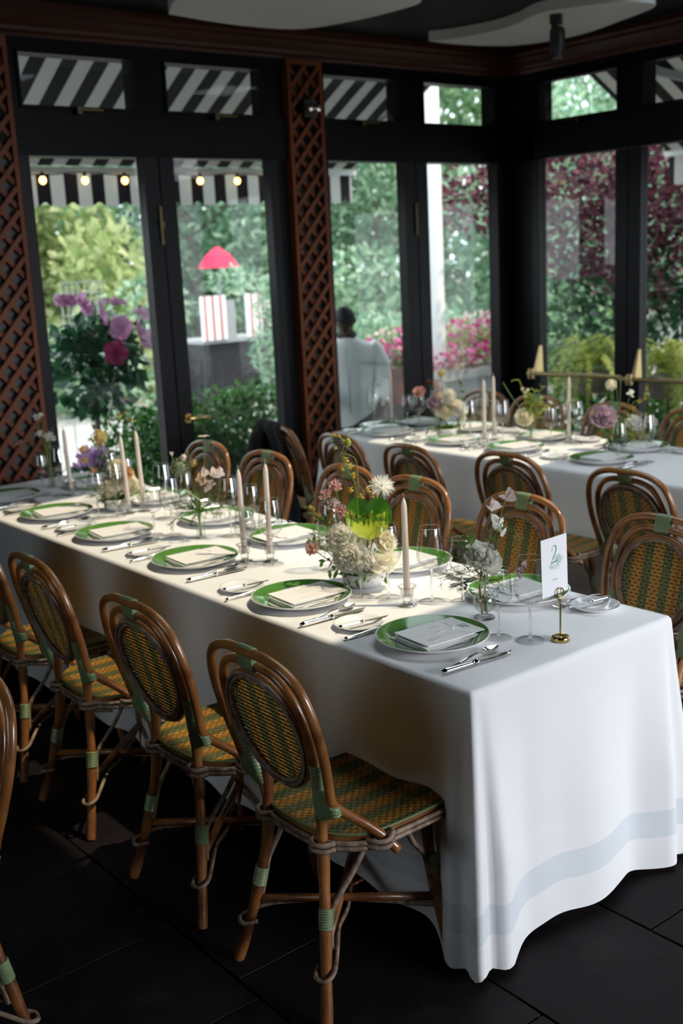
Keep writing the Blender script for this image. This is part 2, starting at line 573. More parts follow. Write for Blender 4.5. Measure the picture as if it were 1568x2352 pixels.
# floor: dark bed with cleft slate flags laid as separate stones
fl = MB().box(XL - .1, XR + .12, YF - .12, YB + .12, -0.12, -0.014)
floor = struct(piece('floor', fl, 'grout', smooth=False))
def slate_mesh(w, l, seed):
    r = random.Random(seed)
    n, m = 5, 6
    vs, fs = [], []
    b = 0.004
    for j in range(m + 1):
        for i in range(n + 1):
            x, y = w * i / n, l * j / m
            e = (i in (0, n)) or (j in (0, m))
            jx = r.uniform(-.002, .002)
            vs.append((x + (jx if e else 0) + (b if i == 0 else -b if i == n else 0), y + (r.uniform(-.002, .002) if e else 0) + (b if j == 0 else -b if j == m else 0),
                       (-0.0025 if e else 0.0008 * noise.noise(Vector((x * 7 + seed, y * 7, seed))))))
    for j in range(m):
        for i in range(n):
            a = j * (n + 1) + i
            fs.append((a, a + 1, a + n + 2, a + n + 1))
    rim = [i for i in range(n + 1)] + [j * (n + 1) + n for j in range(1, m + 1)] + [m * (n + 1) + i for i in range(n - 1, -1, -1)] + [j * (n + 1) for j in range(m - 1, 0, -1)]
    o = len(vs)
    vs += [(vs[i][0], vs[i][1], -0.02) for i in rim]
    k = len(rim)
    for i in range(k):
        fs.append((rim[i], o + i, o + (i + 1) % k, rim[(i + 1) % k]))
    mb = MB().add(vs, fs)
    return mb.mesh('slate_tile', 'slate', 'auto')
tile_cache = {}
xs = [-0.957 + 0.4715 * k for k in range(-5, 12)]
xs = [x for x in xs if XL - .3 < x < XR]
for ci, x in enumerate(xs):
    y = YF + rng.uniform(-.3, 0)
    if abs(x + 0.957) < .01: y = 0.718 - 0.62 * 9
    while y < YB:
        l = rng.choice((0.47, 0.62, 0.78))
        if abs(x + 0.957) < .01 and y < 0.72 < y + l + .02: l = 0.72 - y if 0.72 - y > .2 else l
        x0, x1 = max(x, XL), min(x + 0.4715, XR)
        y0, y1 = max(y, YF), min(y + l, YB)
        if x1 - x0 > .05 and y1 - y0 > .05:
            key = (round(x1 - x0, 3), round(y1 - y0, 3), rng.randrange(3))
            if key not in tile_cache:
                tile_cache[key] = slate_mesh(key[0], key[1], len(tile_cache))
            link('slate_tile', tile_cache[key], floor, (x0, y0, 0))
        y += l

# ceiling with two rooflights (out of the photograph's frame) that let the sun in
SKY1 = (0.74, 2.15, -0.53, 2.05)
SKY2 = (3.20, 4.15, 0.76, 2.12)
cb = MB()
def ceil_box(x0, x1, y0, y1): cb.box(x0, x1, y0, y1, ZC, ZC + .10)
ceil_box(XL - .1, SKY1[0], YF - .1, YB + .12)
ceil_box(SKY1[0], SKY1[1], YF - .1, SKY1[2]); ceil_box(SKY1[0], SKY1[1], SKY1[3], YB + .12)
ceil_box(SKY1[1], SKY2[0], YF - .1, YB + .12)
ceil_box(SKY2[0], SKY2[1], YF - .1, SKY2[2]); ceil_box(SKY2[0], SKY2[1], SKY2[3], YB + .12)
ceil_box(SKY2[1], XR + .12, YF - .1, YB + .12)
ceiling = struct(piece('ceiling', cb, 'black_paint', smooth=False))
for s in (SKY1, SKY2):
    f = MB()
    f.box(s[0] - .04, s[0], s[2] - .04, s[3] + .04, ZC - .01, ZC + .14); f.box(s[1], s[1] + .04, s[2] - .04, s[3] + .04, ZC - .01, ZC + .14)
    f.box(s[0], s[1], s[2] - .04, s[2], ZC - .01, ZC + .14); f.box(s[0], s[1], s[3], s[3] + .04, ZC - .01, ZC + .14)
    fo = piece('rooflight_frame', f, 'black_wood', ceiling, smooth=False)
    piece('rooflight_pane', MB().box(s[0], s[1], s[2], s[3], ZC + .11, ZC + .118), 'pane_glass', fo, smooth=False)
def flat_panel(name, pts, z, th, parent, mat):
    P = spline([(x, y, 0) for x, y in pts] + [(pts[0][0], pts[0][1], 0)], 6)[:-1]
    n = len(P)
    vs = [(p.x, p.y, z) for p in P] + [(p.x, p.y, z + th) for p in P]
    fs = [tuple(range(n - 1, -1, -1)), tuple(range(n, 2 * n))] + [(i, (i + 1) % n, n + (i + 1) % n, n + i) for i in range(n)]
    return piece(name, MB().add(vs, fs), mat, parent, smooth=False)
flat_panel('ceiling_panel', [(1.45, 3.53), (1.73, 3.585), (2.0, 3.61), (2.3, 3.56), (2.44, 3.3), (2.5, 2.98), (2.46, 2.7), (2.1, 2.6), (1.6, 2.7), (1.3, 3.1)], 3.08, .06, ceiling, 'plaster_white')
flat_panel('ceiling_panel', [(3.28, 3.51), (3.57, 3.51), (3.86, 3.42), (4.0, 3.25), (4.04, 2.96), (3.93, 2.58), (3.76, 2.20), (3.50, 2.24), (3.30, 2.59), (3.40, 2.9), (3.43, 3.12), (3.37, 3.38)], 3.08, .06, ceiling, 'plaster_white')

# solid walls
wl_ = MB()
wl_.box(XL - .12, XL, YF - .12, -.2, 0, ZC); wl_.box(XL - .12, XL, 1.4, YB + .12, 0, ZC)
wl_.box(XL - .12, XL, -.2, 1.4, 0, 1.2); wl_.box(XL - .12, XL, -.2, 1.4, 2.3, ZC)
struct(piece('wall_left', wl_, 'black_paint', smooth=False))
w_fill = struct(root('window_10', (XL, .6, 0)))  # added window, out of view, lets in fill light for the cloth's outer side
piece('pane', MB().box(-.07, -.062, -.8, .8, 1.2, 2.3), 'pane_glass', w_fill, smooth=False)
piece('mullion', MB().box(-.1, -.03, -.025, .025, 1.2, 2.3), 'black_wood', w_fill, smooth=False)
wf = MB()
wf.box(XL, 0.7, YF - .12, YF, 0, ZC); wf.box(3.75, XR + .12, YF - .12, YF, 0, ZC)
wf.box(0.7, 3.75, YF - .12, YF, 0, 0.4); wf.box(0.7, 3.75, YF - .12, YF, 2.4, ZC)
struct(piece('wall_front', wf, 'black_paint', smooth=False))
w9 = struct(root('window_9', (2.2, YF, 0)))
piece('pane', MB().box(-1.5, 1.55, -.07, -.062, 0.4, 2.4), 'pane_glass', w9, smooth=False)
for x in (-.5, .5):
    piece('mullion', MB().box(x - .03, x + .03, -.1, -.03, 0.4, 2.4), 'black_wood', w9, smooth=False)

# glazed back wall: fixed dark timber, then doors and transom windows set into it
GA, GB, GC, GD = (0.758, 1.422), (1.617, 2.280), (2.734, 3.365), (3.580, 4.256)
wb = MB()
wb.box(XL, XR + .12, YB, YB + .12, 2.915, ZC)
wb.box(0.60, XR, YB, YB + .12, 2.405, 2.652)
wb.box(XL, 0.70, YB + .02, YB + .12, 0, 2.915)
wb.box(2.34, 2.68, YB + .02, YB + .12, 0, 2.915)
wb.box(4.31, XR + .12, YB, YB + .12, 0, 2.915)
for a, b in ((0.70, GA[0]), (GA[1], GB[0]), (GB[1], 2.34), (2.68, GC[0]), (GC[1], GD[0]), (GD[1], 4.31)):
    wb.box(a, b, YB, YB + .12, 2.652, 2.915)
struct(piece('wall_back', wb, 'black_wood', smooth=False))

def door(n, leaves, y, flip=False, handle=None):
    """double door: stiles, bottom rails, panes; leaves = [(frame0, glass0, glass1, frame1)]; flip = set in the wall along Y"""
    d = struct(root('door_%d' % n, (0, 0, 0)))
    def bx(a0, a1, d0, d1, z0, z1):
        return MB().box(a0, a1, y + d0, y + d1, z0, z1) if not flip else MB().box(y + d0, y + d1, a0, a1, z0, z1)
    for f0, g0, g1, f1 in leaves:
        piece('stile', bx(f0, g0, -.025, .05, 0.0, 2.405), 'door_grey', d, smooth=False)
        piece('stile', bx(g1, f1, -.025, .05, 0.0, 2.405), 'door_grey', d, smooth=False)
        piece('bottom_rail', bx(g0, g1, -.02, .045, 0.0, 0.26), 'door_grey', d, smooth=False)
        piece('pane', bx(g0, g1, .012, .020, 0.26, 2.405), 'pane_glass', d, smooth=False)
    return d
d1 = door(1, [(0.70, *GA, 1.515), (1.525, *GB, 2.34)], YB)
d2 = door(2, [(2.68, *GC, 3.470), (3.480, *GD, 4.31)], YB)
# lever handle on the second leaf, and the slim bolt beside it
hb = MB()
hb.tube([(1.578, 3.872, .93), (1.578, 3.835, .93), (1.60, 3.83, .93), (1.70, 3.832, .926)], [.011, .011, .011, .009], 10)
hb.lathe([(0.001, 0), (.028, 0), (.028, .008), (.001, .008)], 16)
hb.v[-64:] = [(1.578 + p[0], 3.874 - p[2], .93 + p[1]) for p in hb.v[-64:]]
piece('door_handle', hb, 'brass', d1)
piece('bolt', MB().box(1.495, 1.512, 3.862, 3.875, 1.93, 2.14).box(1.490, 1.517, 3.855, 3.875, 2.02, 2.06), 'brass_dark', d1, smooth=False)
piece('bolt', MB().box(3.452, 3.468, 3.862, 3.875, 1.93, 2.14), 'brass_dark', d2, smooth=False)

def transom(n, g, latch, flip=False, y=YB):
    w = struct(root('window_%d' % n, (0, 0, 0)))
    def bx(a0, a1, d0, d1, z0, z1):
        return MB().box(a0, a1, y + d0, y + d1, z0, z1) if not flip else MB().box(y + d0, y + d1, a0, a1, z0, z1)
    f = bx(g[0] - .012, g[1] + .012, -.015, .05, 2.640, 2.656)
    for q in (bx(g[0] - .012, g[1] + .012, -.015, .05, 2.910, 2.925), bx(g[0] - .012, g[0] + .002, -.015, .05, 2.656, 2.910), bx(g[1] - .002, g[1] + .012, -.015, .05, 2.656, 2.910)):
        f.add(q.v, q.f)
    piece('sash', f, 'black_wood', w, smooth=False)
    piece('pane', bx(g[0], g[1], .016, .024, 2.654, 2.912), 'pane_glass', w, smooth=False)
    if latch:
        c = (g[0] + g[1]) / 2
        l = bx(c - .03, c + .10, -.06, -.05, 2.632, 2.642)
        q = bx(c - .045, c - .02, -.055, -.012, 2.615, 2.65)
        l.add(q.v, q.f)
        piece('latch', l, 'brass_dark', w, smooth=False)
    return w
for i, g in enumerate((GA, GB, GC, GD)):
    transom(1 + i, g, i < 3)

# glazed right wall
PY = [(2.943, 3.594), (2.090, 2.740), (1.050, 1.700), (0.200, 0.850), (-0.85, -0.20), (-1.70, -1.05)]
wr = MB()
wr.box(XR, XR + .12, YF - .12, YB, 2.92, ZC)
wr.box(XR, XR + .12, YF, YB, 2.413, 2.654)
wr.box(XR, XR + .12, 3.66, YB, 0, 2.92); wr.box(XR, XR + .12, 1.76, 2.03, 0, 2.92)
wr.box(XR, XR + .12, -.14, .14, 0, 2.92); wr.box(XR, XR + .12, YF, -1.76, 0, 2.92)
for a, b in ((3.594, 3.66), (2.74, 2.943), (2.03, 2.09), (1.70, 1.76), (0.85, 1.05), (.14, .20), (-.20, -.14), (-1.05, -.85), (-1.76, -1.70)):
    wr.box(XR, XR + .12, a, b, 2.654, 2.92)
struct(piece('wall_right', wr, 'black_wood', smooth=False))
d3 = door(3, [(2.03, 2.090, 2.740, 2.838), (2.846, 2.943, 3.594, 3.66)], XR, True)
door(4, [(.14, .20, .85, .946), (.954, 1.05, 1.70, 1.76)], XR, True)
door(5, [(-1.76, -1.70, -1.05, -.954), (-.946, -.85, -.20, -.14)], XR, True)
transom(5, PY[0], True, True, XR); transom(6, PY[1], False, True, XR)
transom(7, PY[2], False, True, XR); transom(8, PY[3], False, True, XR)
# brass panic bars and their tapering end brackets on the garden doors
for (y0, y1) in ((2.80, 3.62), (2.05, 2.83)):
    piece('push_bar', MB().tube([(4.27, y0, .945), (4.27, y1, .935)], .015, 10), 'brass_dull', d3)
for yb in (3.585, 2.735):
    br = MB()
    br.add([(4.376, yb - .016, .93), (4.376, yb + .016, .93), (4.376, yb + .006, 1.125), (4.376, yb - .006, 1.125),
            (4.30, yb - .016, .93), (4.30, yb + .016, .93), (4.358, yb + .006, 1.125), (4.358, yb - .006, 1.125)],
           [(0, 1, 2, 3), (7, 6, 5, 4), (0, 4, 5, 1), (1, 5, 6, 2), (2, 6, 7, 3), (3, 7, 4, 0)])
    br.lathe([(.001, .90), (.022, .90), (.026, .935), (.018, .97), (.001, .975)], 12, (4.262, yb, 0))
    piece('bar_bracket', br, 'brass_dull', d3, smooth='auto')

# crown mouldings: stepped mahogany profile under the ceiling
def crown(name, a, b, inward):
    prof = [(0, 2.985), (.012, 2.985), (.018, 3.00), (.035, 3.012), (.04, 3.03), (.062, 3.05), (.085, 3.075), (.085, 3.09), (.10, 3.105), (.10, 3.14), (0, 3.14)]
    vs = []
    for p in (a, b):
        for u, z in prof:
            vs.append((p[0] + inward[0] * u, p[1] + inward[1] * u, z))
    n = len(prof)
    fs = [(i, (i + 1) % n, n + (i + 1) % n, n + i) for i in range(n)] + [tuple(range(n)), tuple(range(2 * n - 1, n - 1, -1))]
    struct(piece(name, MB().add(vs, fs), 'mahogany', smooth=False))
crown('trim_1', (XL, YB), (XR, YB), (0, -1))
crown('trim_2', (XR, YF), (XR, YB), (-1, 0))

# redwood lattice panels fixed over the posts: crossed slats in a frame
def lattice(x0, x1, z0, z1, y, label):
    t = root('lattice_panel', ((x0 + x1) / 2, y, 0))
    t.rotation_euler = (0, 0, 0)
    cx = (x0 + x1) / 2
    fw = .024
    piece('backing', MB().box(x0 - cx + fw, x1 - cx - fw, .028, .032, z0, z1), 'lattice_back', t, smooth=False)
    for a in (x0, x1 - fw):
        piece('frame_stile', MB().box(a - cx, a - cx + fw, -.022, .03, z0, z1), 'lattice', t, smooth=False)
    piece('frame_rail', MB().box(x0 - cx + fw, x1 - cx - fw, -.022, .03, z0, z0 + .03), 'lattice', t, smooth=False)
    piece('frame_rail', MB().box(x0 - cx + fw, x1 - cx - fw, -.022, .03, z1 - .03, z1), 'lattice', t, smooth=False)
    a0, a1 = x0 - cx + fw, x1 - cx - fw
    w = a1 - a0
    pitch, sw = .118, .025
    sl = 1.12
    for s, yy in ((1, -.014), (-1, .006)):
        k = z0 - w * sl
        while k < z1:
            # slat from (a0, k) rising with slope s, clipped to the frame
            za, zb = (k, k + w * sl) if s > 0 else (k + w * sl, k)
            xa, xb = a0, a1
            def clip(za, zb, xa, xb, lim, lo):
                return za, zb, xa, xb
            pts = [(xa, za), (xb, zb)]
            if max(za, zb) > z0 + .03 and min(za, zb) < z1 - .03:
                (p, q) = pts
                def cut(p, q, zl):
                    t_ = (zl - p[1]) / (q[1] - p[1])
                    return (p[0] + (q[0] - p[0]) * t_, zl)
                if p[1] < z0 + .03: p = cut(p, q, z0 + .03)
                if q[1] < z0 + .03: q = cut(q, p, z0 + .03)
                if p[1] > z1 - .03: p = cut(p, q, z1 - .03)
                if q[1] > z1 - .03: q = cut(q, p, z1 - .03)
                if math.hypot(p[0] - q[0], p[1] - q[1]) > .02:
                    piece('slat', MB().bar((p[0], yy, p[1]), (q[0], yy, q[1]), sw, .018, (0, 1, 0)), 'lattice', t, smooth=False)
            k += pitch
    return tag(t, label, 'lattice')
lattice(2.445, 2.712, 0.0, 2.985, YB - .01, 'narrow redwood lattice post cover between the two pairs of garden doors')
lattice(0.245, 0.695, 0.0, 2.985, YB - .01, 'wide redwood lattice panel at the dark end of the door wall')

# small clear glass emergency lamp high on the narrow lattice post
t = root('wall_lamp', (2.585, 3.83, 2.70))
piece('back_box', MB().box(-.05, .05, 0, .06, -.05, .05), 'track_black', t, smooth=False)
for dx in (-.028, .03):
    l = MB().lathe([(.001, 0), (.022, .004), (.026, .02), (.018, .036), (.001, .04)], 14)
    l.v = [(dx + p[0], -p[2], p[1]) for p in l.v]
    piece('lens', l, 'silver', t)
tag(t, 'small twin-lens emergency lamp high on the narrow lattice post', 'lamp')

# black track spotlight under the ceiling, close to the corner
t = root('track_spotlight', (3.42, 2.62, 3.14))
t.rotation_euler = (0, 0, .5)
piece('track', MB().box(-.05, .05, -.02, .02, -.03, 0), 'track_black', t, smooth=False)
piece('driver_box', MB().box(-.04, .03, -.03, .03, -.11, -.03), 'track_black', t, smooth=False)
piece('yoke', MB().box(-.045, -.03, -.02, .02, -.22, -.10), 'track_black', t, smooth=False)
hd = MB().lathe([(.001, -.25), (.040, -.25), (.044, -.23), (.044, -.14), (.034, -.12), (.001, -.12)], 20, (.028, 0, 0))
hd.lathe([(.001, -.285), (.03, -.285), (.032, -.25), (.001, -.25)], 18, (.028, 0, 0))
piece('lamp_head', hd, 'track_black', t)
tag(t, 'black track spotlight hanging below the curved white ceiling panel near the corner', 'spotlight')

# ================================================================== GARDEN OUTSIDE
# paved terrace and planted ground
struct(piece('terrace', MB().box(-30, 45, YB + .13, 13.0, -.06, -.02).box(XR + .13, 45, -14, YB + .13, -.06, -.02).box(-30, XR + .13, -30, YF - .13, -.06, -.02), 'terrace', smooth=False))
struct(piece('ground', MB().box(-40, 60, 13.0, 60, -.08, -.02), 'garden_soil', smooth=False))

def leaf_cloud(blobs, n, size, seed, aspect=0.55, hollow=0.55, flat=0.0, droop=0.0):
    """n single leaves scattered through ellipsoids: each a folded diamond of its own"""
    r = random.Random(seed)
    vs, fs = [], []
    vol = [b[3] * b[4] * b[5] for b in blobs]
    for i in range(n):
        b = r.choices(blobs, vol)[0]
        while True:
            p = Vector((r.uniform(-1, 1), r.uniform(-1, 1), r.uniform(-1, 1)))
            l = p.length
            if hollow * r.random() < l <= 1: break
        c = Vector((b[0] + p.x * b[3], b[1] + p.y * b[4], b[2] + p.z * b[5]))
        d = Vector((r.gauss(0, 1), r.gauss(0, 1), r.gauss(0, 1) * (1 - flat) - droop)) + p * .8
        d.normalize()
        s = d.orthogonal().normalized()
        s.rotate(Matrix.Rotation(r.uniform(0, 6.28), 3, d))
        u = d.cross(s)
        L = size * r.uniform(.6, 1.3)
        w = L * aspect / 2
        o = len(vs)
        vs += [c, c + d * L * .5 + s * w + u * L * .08, c + d * L, c + d * L * .5 - s * w + u * L * .08]
        fs += [(o, o + 1, o + 2), (o, o + 2, o + 3)]
    return MB().add(vs, fs)

def trunk_mb(h, r0, seed, forks=4):
    r = random.Random(seed)
    m = MB().tube(spline([(0, 0, 0), (r.uniform(-.1, .1), r.uniform(-.1, .1), h * .5), (r.uniform(-.2, .2), r.uniform(-.2, .2), h)], 4), [r0] * 4 + [r0 * .7] * 4 + [r0 * .3], 8)
    for k in range(forks):
        z = h * r.uniform(.4, .8)
        a = r.uniform(0, 6.28)
        m.tube([(0, 0, z), (math.cos(a) * h * .14, math.sin(a) * h * .14, z + h * .12), (math.cos(a) * h * .3, math.sin(a) * h * .3, z + h * .2)], [r0 * .4, r0 * .25, r0 * .08], 6)
    return m

def tree(name, loc, blobs, n, size, mat, seed, label, h, r0=.12, group=None, aspect=.55, flat=0., droop=0., cat='tree', hollow=.55):
    t = root(name, loc)
    if h:
        piece('trunk', trunk_mb(h, r0, seed), 'bark', t)
    piece('foliage', leaf_cloud(blobs, n, size, seed + 1, aspect, hollow, flat, droop), mat, t, smooth=False, kind='stuff')
    tag(t, label, cat, group)
    return t

def blobset(seed, n, w, d, z0, z1, r):
    g = random.Random(seed)
    return [(g.uniform(-w, w), g.uniform(-d, d), g.uniform(z0, z1), r * g.uniform(.7, 1.2), r * g.uniform(.7, 1.2), r * g.uniform(.6, 1)) for _ in range(n)]

# the belt of trees far behind, seen through every door
belt = [(3.6, 15.5, 'tree_mid', 5), (5.0, 13.6, 'tree_lime', 3.6), (6.7, 15.2, 'tree_teal', 5.5), (8.3, 14.4, 'tree_teal', 5.2), (10.0, 15.4, 'tree_teal', 5.8),
        (11.6, 13.6, 'tree_teal', 5.2), (13.4, 15.0, 'tree_mid', 6), (15.2, 12.6, 'tree_teal', 5.5), (17.6, 13.8, 'tree_mid', 6), (11.6, 9.6, 'tree_teal', 4.4), (19.0, 9.6, 'tree_mid', 6),
        (20.0, 5.0, 'tree_teal', 6), (16.0, 6.2, 'tree_dark', 5), (15.0, 2.5, 'tree_mid', 5.5), (5.6, 18.5, 'tree_dark', 7), (9.4, 19.0, 'tree_mid', 7.5), (13.0, 19.0, 'tree_dark', 7.5), (17.5, 18.0, 'tree_dark', 7.5), (22.0, 12.0, 'tree_dark', 7.5)]
bl_names = ['mid green tree at the end of the tree belt, close to the wide lattice', 'pale lime leafy tree behind the hibiscus bush', 'teal needle-leaved tree between the lime tree and the striped cart',
            'teal needle-leaved tree behind the red parasol', 'tall teal tree next to the narrow lattice post', 'teal tree behind the person in white', 'broad mid green tree behind the white pole',
            'teal tree seen over the maple', 'high mid green tree closing the view past the maple', 'low teal pine between the pole and the magenta flower bed', 'mid green tree far beyond the hanging ferns',
            'teal tree at the far side of the side garden', 'dark tree behind the purple maple', 'mid green tree in the side garden beyond the awning', 'tall dark tree rising behind the lime tree',
            'tall mid green tree in the rear row behind the cart', 'tall dark tree in the rear row behind the pole', 'tall dark tree in the rear row past the pole', 'tall dark tree closing the side garden corner']
tn = {'tree_mid': 'broadleaf_tree', 'tree_lime': 'lime_tree', 'tree_teal': 'pine_tree', 'tree_dark': 'broadleaf_tree'}
for i, (x, y, m, h) in enumerate(belt):
    w = h * .32
    tree(tn[m], (x, y, -.02), blobset(i, 14, w, w, .3, h * .98, h * .19), 6500, .20, m, 40 + i, bl_names[i], h * .8, .10, 'trees behind the terrace', aspect=.42 if m == 'tree_teal' else .6)

# shrubs under the belt
sh = [(8.2, 9.2, .85, 'tree_teal', 'pale teal shrub past the striped cart'),
      (8.9, 9.4, .9, 'tree_teal', 'pale teal shrub to the far side of the striped cart'), (10.4, 8.4, .9, 'tree_lime', 'light green shrub near the white pole'), (9.4, 7.4, .8, 'tree_mid', 'green shrub behind the magenta flower bed'),
      (4.6, 11.6, 1.5, 'tree_teal', 'tall teal shrub behind the striped cart'), (7.6, 11.2, 1.6, 'tree_teal', 'tall teal shrub far behind the person in white'), (3.3, 11.8, 1.5, 'tree_mid', 'tall green shrub between the hibiscus and the cart')]
for i, (x, y, s, m, l) in enumerate(sh):
    tree('garden_shrub', (x, y, -.02), blobset(90 + i, 6, s * .7, s * .5, .2, s * 1.0, s * .4), 1500, .13, m, 90 + i, l, 0, cat='shrub')

tree('pine_shrub', (5.62, 8.6, -.02), [(.05, 0, .85, .34, .3, .45), (.15, 0, 1.42, .36, .3, .28), (-.50, 0, 1.66, .36, .2, .12), (.3, 0, .4, .4, .3, .4), (.35, 0, 1.8, .3, .2, .2)], 2600, .09, 'tree_teal', 97, 'pale teal pine shrub half hiding the striped cart', 1.4, .03, cat='shrub', aspect=.35)
# hibiscus grown as a standard beside the door
t = root('hibiscus_bush', (1.66, 5.15, -.02))
piece('stem', MB().tube(spline([(0, 0, .25), (-.03, 0, .6), (-.02, .02, .95), (0, 0, 1.2)], 4), .022, 8), 'bark', t)
piece('foliage', leaf_cloud([(0, 0, 1.20, .30, .30, .30), (-.10, 0, 1.35, .24, .26, .20), (.12, 0, 1.32, .22, .22, .20), (-.14, 0, 1.02, .2, .2, .16), (.16, .05, 1.05, .16, .16, .12)], 420, .13, 5, .6, .7, 0, .35), 'hibiscus_leaf', t, smooth=False, kind='stuff')
def hib_flower(mat, seed, rr=.085):
    m = MB()
    g = random.Random(seed)
    for k in range(5):
        a = 2 * math.pi * k / 5 + g.uniform(-.1, .1)
        vs, fs = [], []
        for i in range(5):
            for j in range(5):
                u, v = i / 4, j / 4 * 2 - 1
                w = rr * .62 * math.sin(math.pi * (0.12 + .80 * u)) * v
                rad = rr * u
                z = .045 * u + .012 * math.sin(u * 7 + v * 5) - .03 * u * u + .012 * abs(v) * u
                vs.append((rad * math.cos(a) - w * math.sin(a), rad * math.sin(a) + w * math.cos(a), z))
        for i in range(4):
            for j in range(4):
                q = i * 5 + j
                fs.append((q, q + 1, q + 6, q + 5))
        m.add(vs, fs)
    m.tube([(0, 0, 0), (0, 0, .05)], .005, 6)
    return m
for k, (dx, dy, dz, mat, tilt) in enumerate([(-.27, -.2, 1.63, 'petal_hibiscus', (.5, -.3)), (-.17, -.22, 1.61, 'petal_hibiscus', (1.2, .6)), (-.06, -.25, 1.55, 'petal_hibiscus', (1.4, 1.2)),
                                            (.13, -.1, 1.60, 'petal_hibiscus', (.2, .2)), (.33, -.12, 1.50, 'petal_hibiscus', (.6, .5)), (.20, -.26, 1.42, 'petal_hibiscus', (1.3, 1.0)),
                                            (.30, -.24, 1.35, 'petal_hibiscus', (1.1, -.4)), (-.04, -.36, 1.30, 'petal_crimson', (1.45, -.2)), (.06, -.3, 1.45, 'petal_hibiscus', (1.3, -.8))]):
    piece('blossom', hib_flower(mat, k), mat, t, smooth=True, loc=(dx, dy, dz), rot=(tilt[0], 0, tilt[1]), label='dark crimson blossom' if mat == 'petal_crimson' else None)
piece('pot', MB().lathe([(.001, 0), (.17, 0), (.21, .30), (.22, .30), (.22, .34), (.19, .34), (.18, .30), (.001, .30)], 24), 'terracotta', t)
tag(t, 'hibiscus standard with pink blossoms outside the first garden door', 'bush')
t = root('purple_flower_pot', (1.33, 4.66, -.02))
piece('pot', MB().lathe([(.001, 0), (.10, 0), (.13, .50), (.14, .52), (.12, .54), (.001, .52)], 20), 'terracotta', t)
piece('blossoms', leaf_cloud([(0, 0, .62, .11, .10, .10)], 220, .050, 77, .8), 'petal_purple', t, smooth=False, kind='stuff')
piece('leaves', leaf_cloud([(0, 0, .58, .14, .12, .07)], 90, .07, 79, .6), 'hibiscus_leaf', t, smooth=False, kind='stuff')
tag(t, 'pot of purple flowers outside, at the foot of the hibiscus', 'planter')

# clipped hedge outside, across both leaves of the first door
tree('box_hedge', (2.52, 5.2, -.02), [(-.62, 0, .45, .30, .32, .45), (-.25, 0, .45, .40, .36, .46), (.12, 0, .47, .42, .36, .48), (.46, 0, .48, .40, .36, .47), (-.2, 0, .35, .5, .36, .4)], 9000, .062, 'hedge_leaf', 11, 'rounded dark green box hedge right outside the first pair of doors', 0, cat='hedge', hollow=.9)

# white flag pole
t = root('white_pole', (5.22, 5.55, -.02))
piece('shaft', MB().lathe([(.105, 0), (.105, .12), (.085, .16), (.075, 4.6), (.001, 4.62)], 20), 'white_pole', t)
tag(t, 'tall white pole outside the second pair of doors', 'pole')

# flower bed in a pale stone planter, and the potted flowers beside it
t = root('flower_planter', (5.35, 5.75, -.02))
piece('planter_box', MB().box(-.65, 1.0, -.28, .3, 0, .74).box(-.70, 1.05, -.33, .35, .70, .78), 'planter_stone', t, smooth=False)
piece('foliage', leaf_cloud([(0, 0, .86, .6, .28, .14), (.5, 0, .95, .5, .28, .22), (.3, .05, 1.02, .4, .2, .18)], 1500, .07, 31, .6), 'tree_lime', t, smooth=False, kind='stuff')
piece('magenta_blossoms', leaf_cloud([(-.2, -.16, .92, .5, .2, .12), (.5, -.1, 1.08, .42, .2, .18), (.2, -.2, .9, .6, .2, .1)], 420, .055, 32, .95), 'petal_magenta', t, smooth=False, kind='stuff')
piece('pale_blossoms', leaf_cloud([(.1, -.2, .88, .6, .2, .1), (.5, -.05, 1.15, .35, .2, .14)], 200, .05, 33, .95), 'petal_blush', t, smooth=False, kind='stuff')
tag(t, 'stone planter full of magenta flowers beside the white pole', 'planter')
t = root('potted_flowers', (4.55, 5.45, -.02))
piece('pot', MB().lathe([(.001, .58), (.15, .58), (.20, .86), (.215, .86), (.215, .92), (.18, .92), (.001, .88)], 24), 'terracotta', t)
piece('pedestal', MB().box(-.17, .17, -.17, .17, 0, .58), 'cart_dark', t, smooth=False)
piece('foliage', leaf_cloud([(0, 0, 1.02, .26, .26, .14), (.12, 0, 1.12, .2, .2, .1)], 420, .07, 35, .6), 'tree_mid', t, smooth=False, kind='stuff')
piece('pink_blossoms', leaf_cloud([(-.1, -.12, 1.06, .26, .16, .10), (.15, -.1, 1.18, .16, .16, .08)], 120, .06, 36, .95), 'petal_magenta', t, smooth=False, kind='stuff')
piece('white_blossoms', leaf_cloud([(-.05, -.1, 1.12, .26, .16, .12), (-.2, -.1, .95, .12, .1, .14)], 110, .05, 37, .95), 'petal_blush', t, smooth=False, kind='stuff')
tag(t, 'brown pot of pink and white flowers outside, next to the person in white', 'planter')

# purple maple and hanging ferns outside the side doors
tree('maple_tree', (6.6, 4.5, -.02), [(-.3, .4, 2.45, .75, .8, .40), (.2, -.6, 2.3, .8, .8, .45), (-.1, .3, 1.85, .55, .7, .35), (.4, -1.1, 2.65, .8, .8, .4), (.5, -.9, 1.8, .6, .7, .35), (-.7, 1.1, 2.3, .5, .45, .35), (.9, .2, 1.5, .6, .9, .3)], 9000, .085, 'maple_leaf', 51,
     'purple-leaved maple outside the brass-barred side doors', 2.2, .07, aspect=.6, flat=.5)
tree('maple_tree', (8.0, 2.4, -.02), [(0, .5, 2.6, .9, .9, .5), (0, -.5, 2.3, .9, .9, .5), (.2, .6, 1.7, .8, .9, .4), (0, -.8, 2.9, .7, .7, .4)], 5200, .10, 'maple_leaf', 52,
     'second purple maple further out in the side garden', 2.2, .07, aspect=.6, flat=.5)
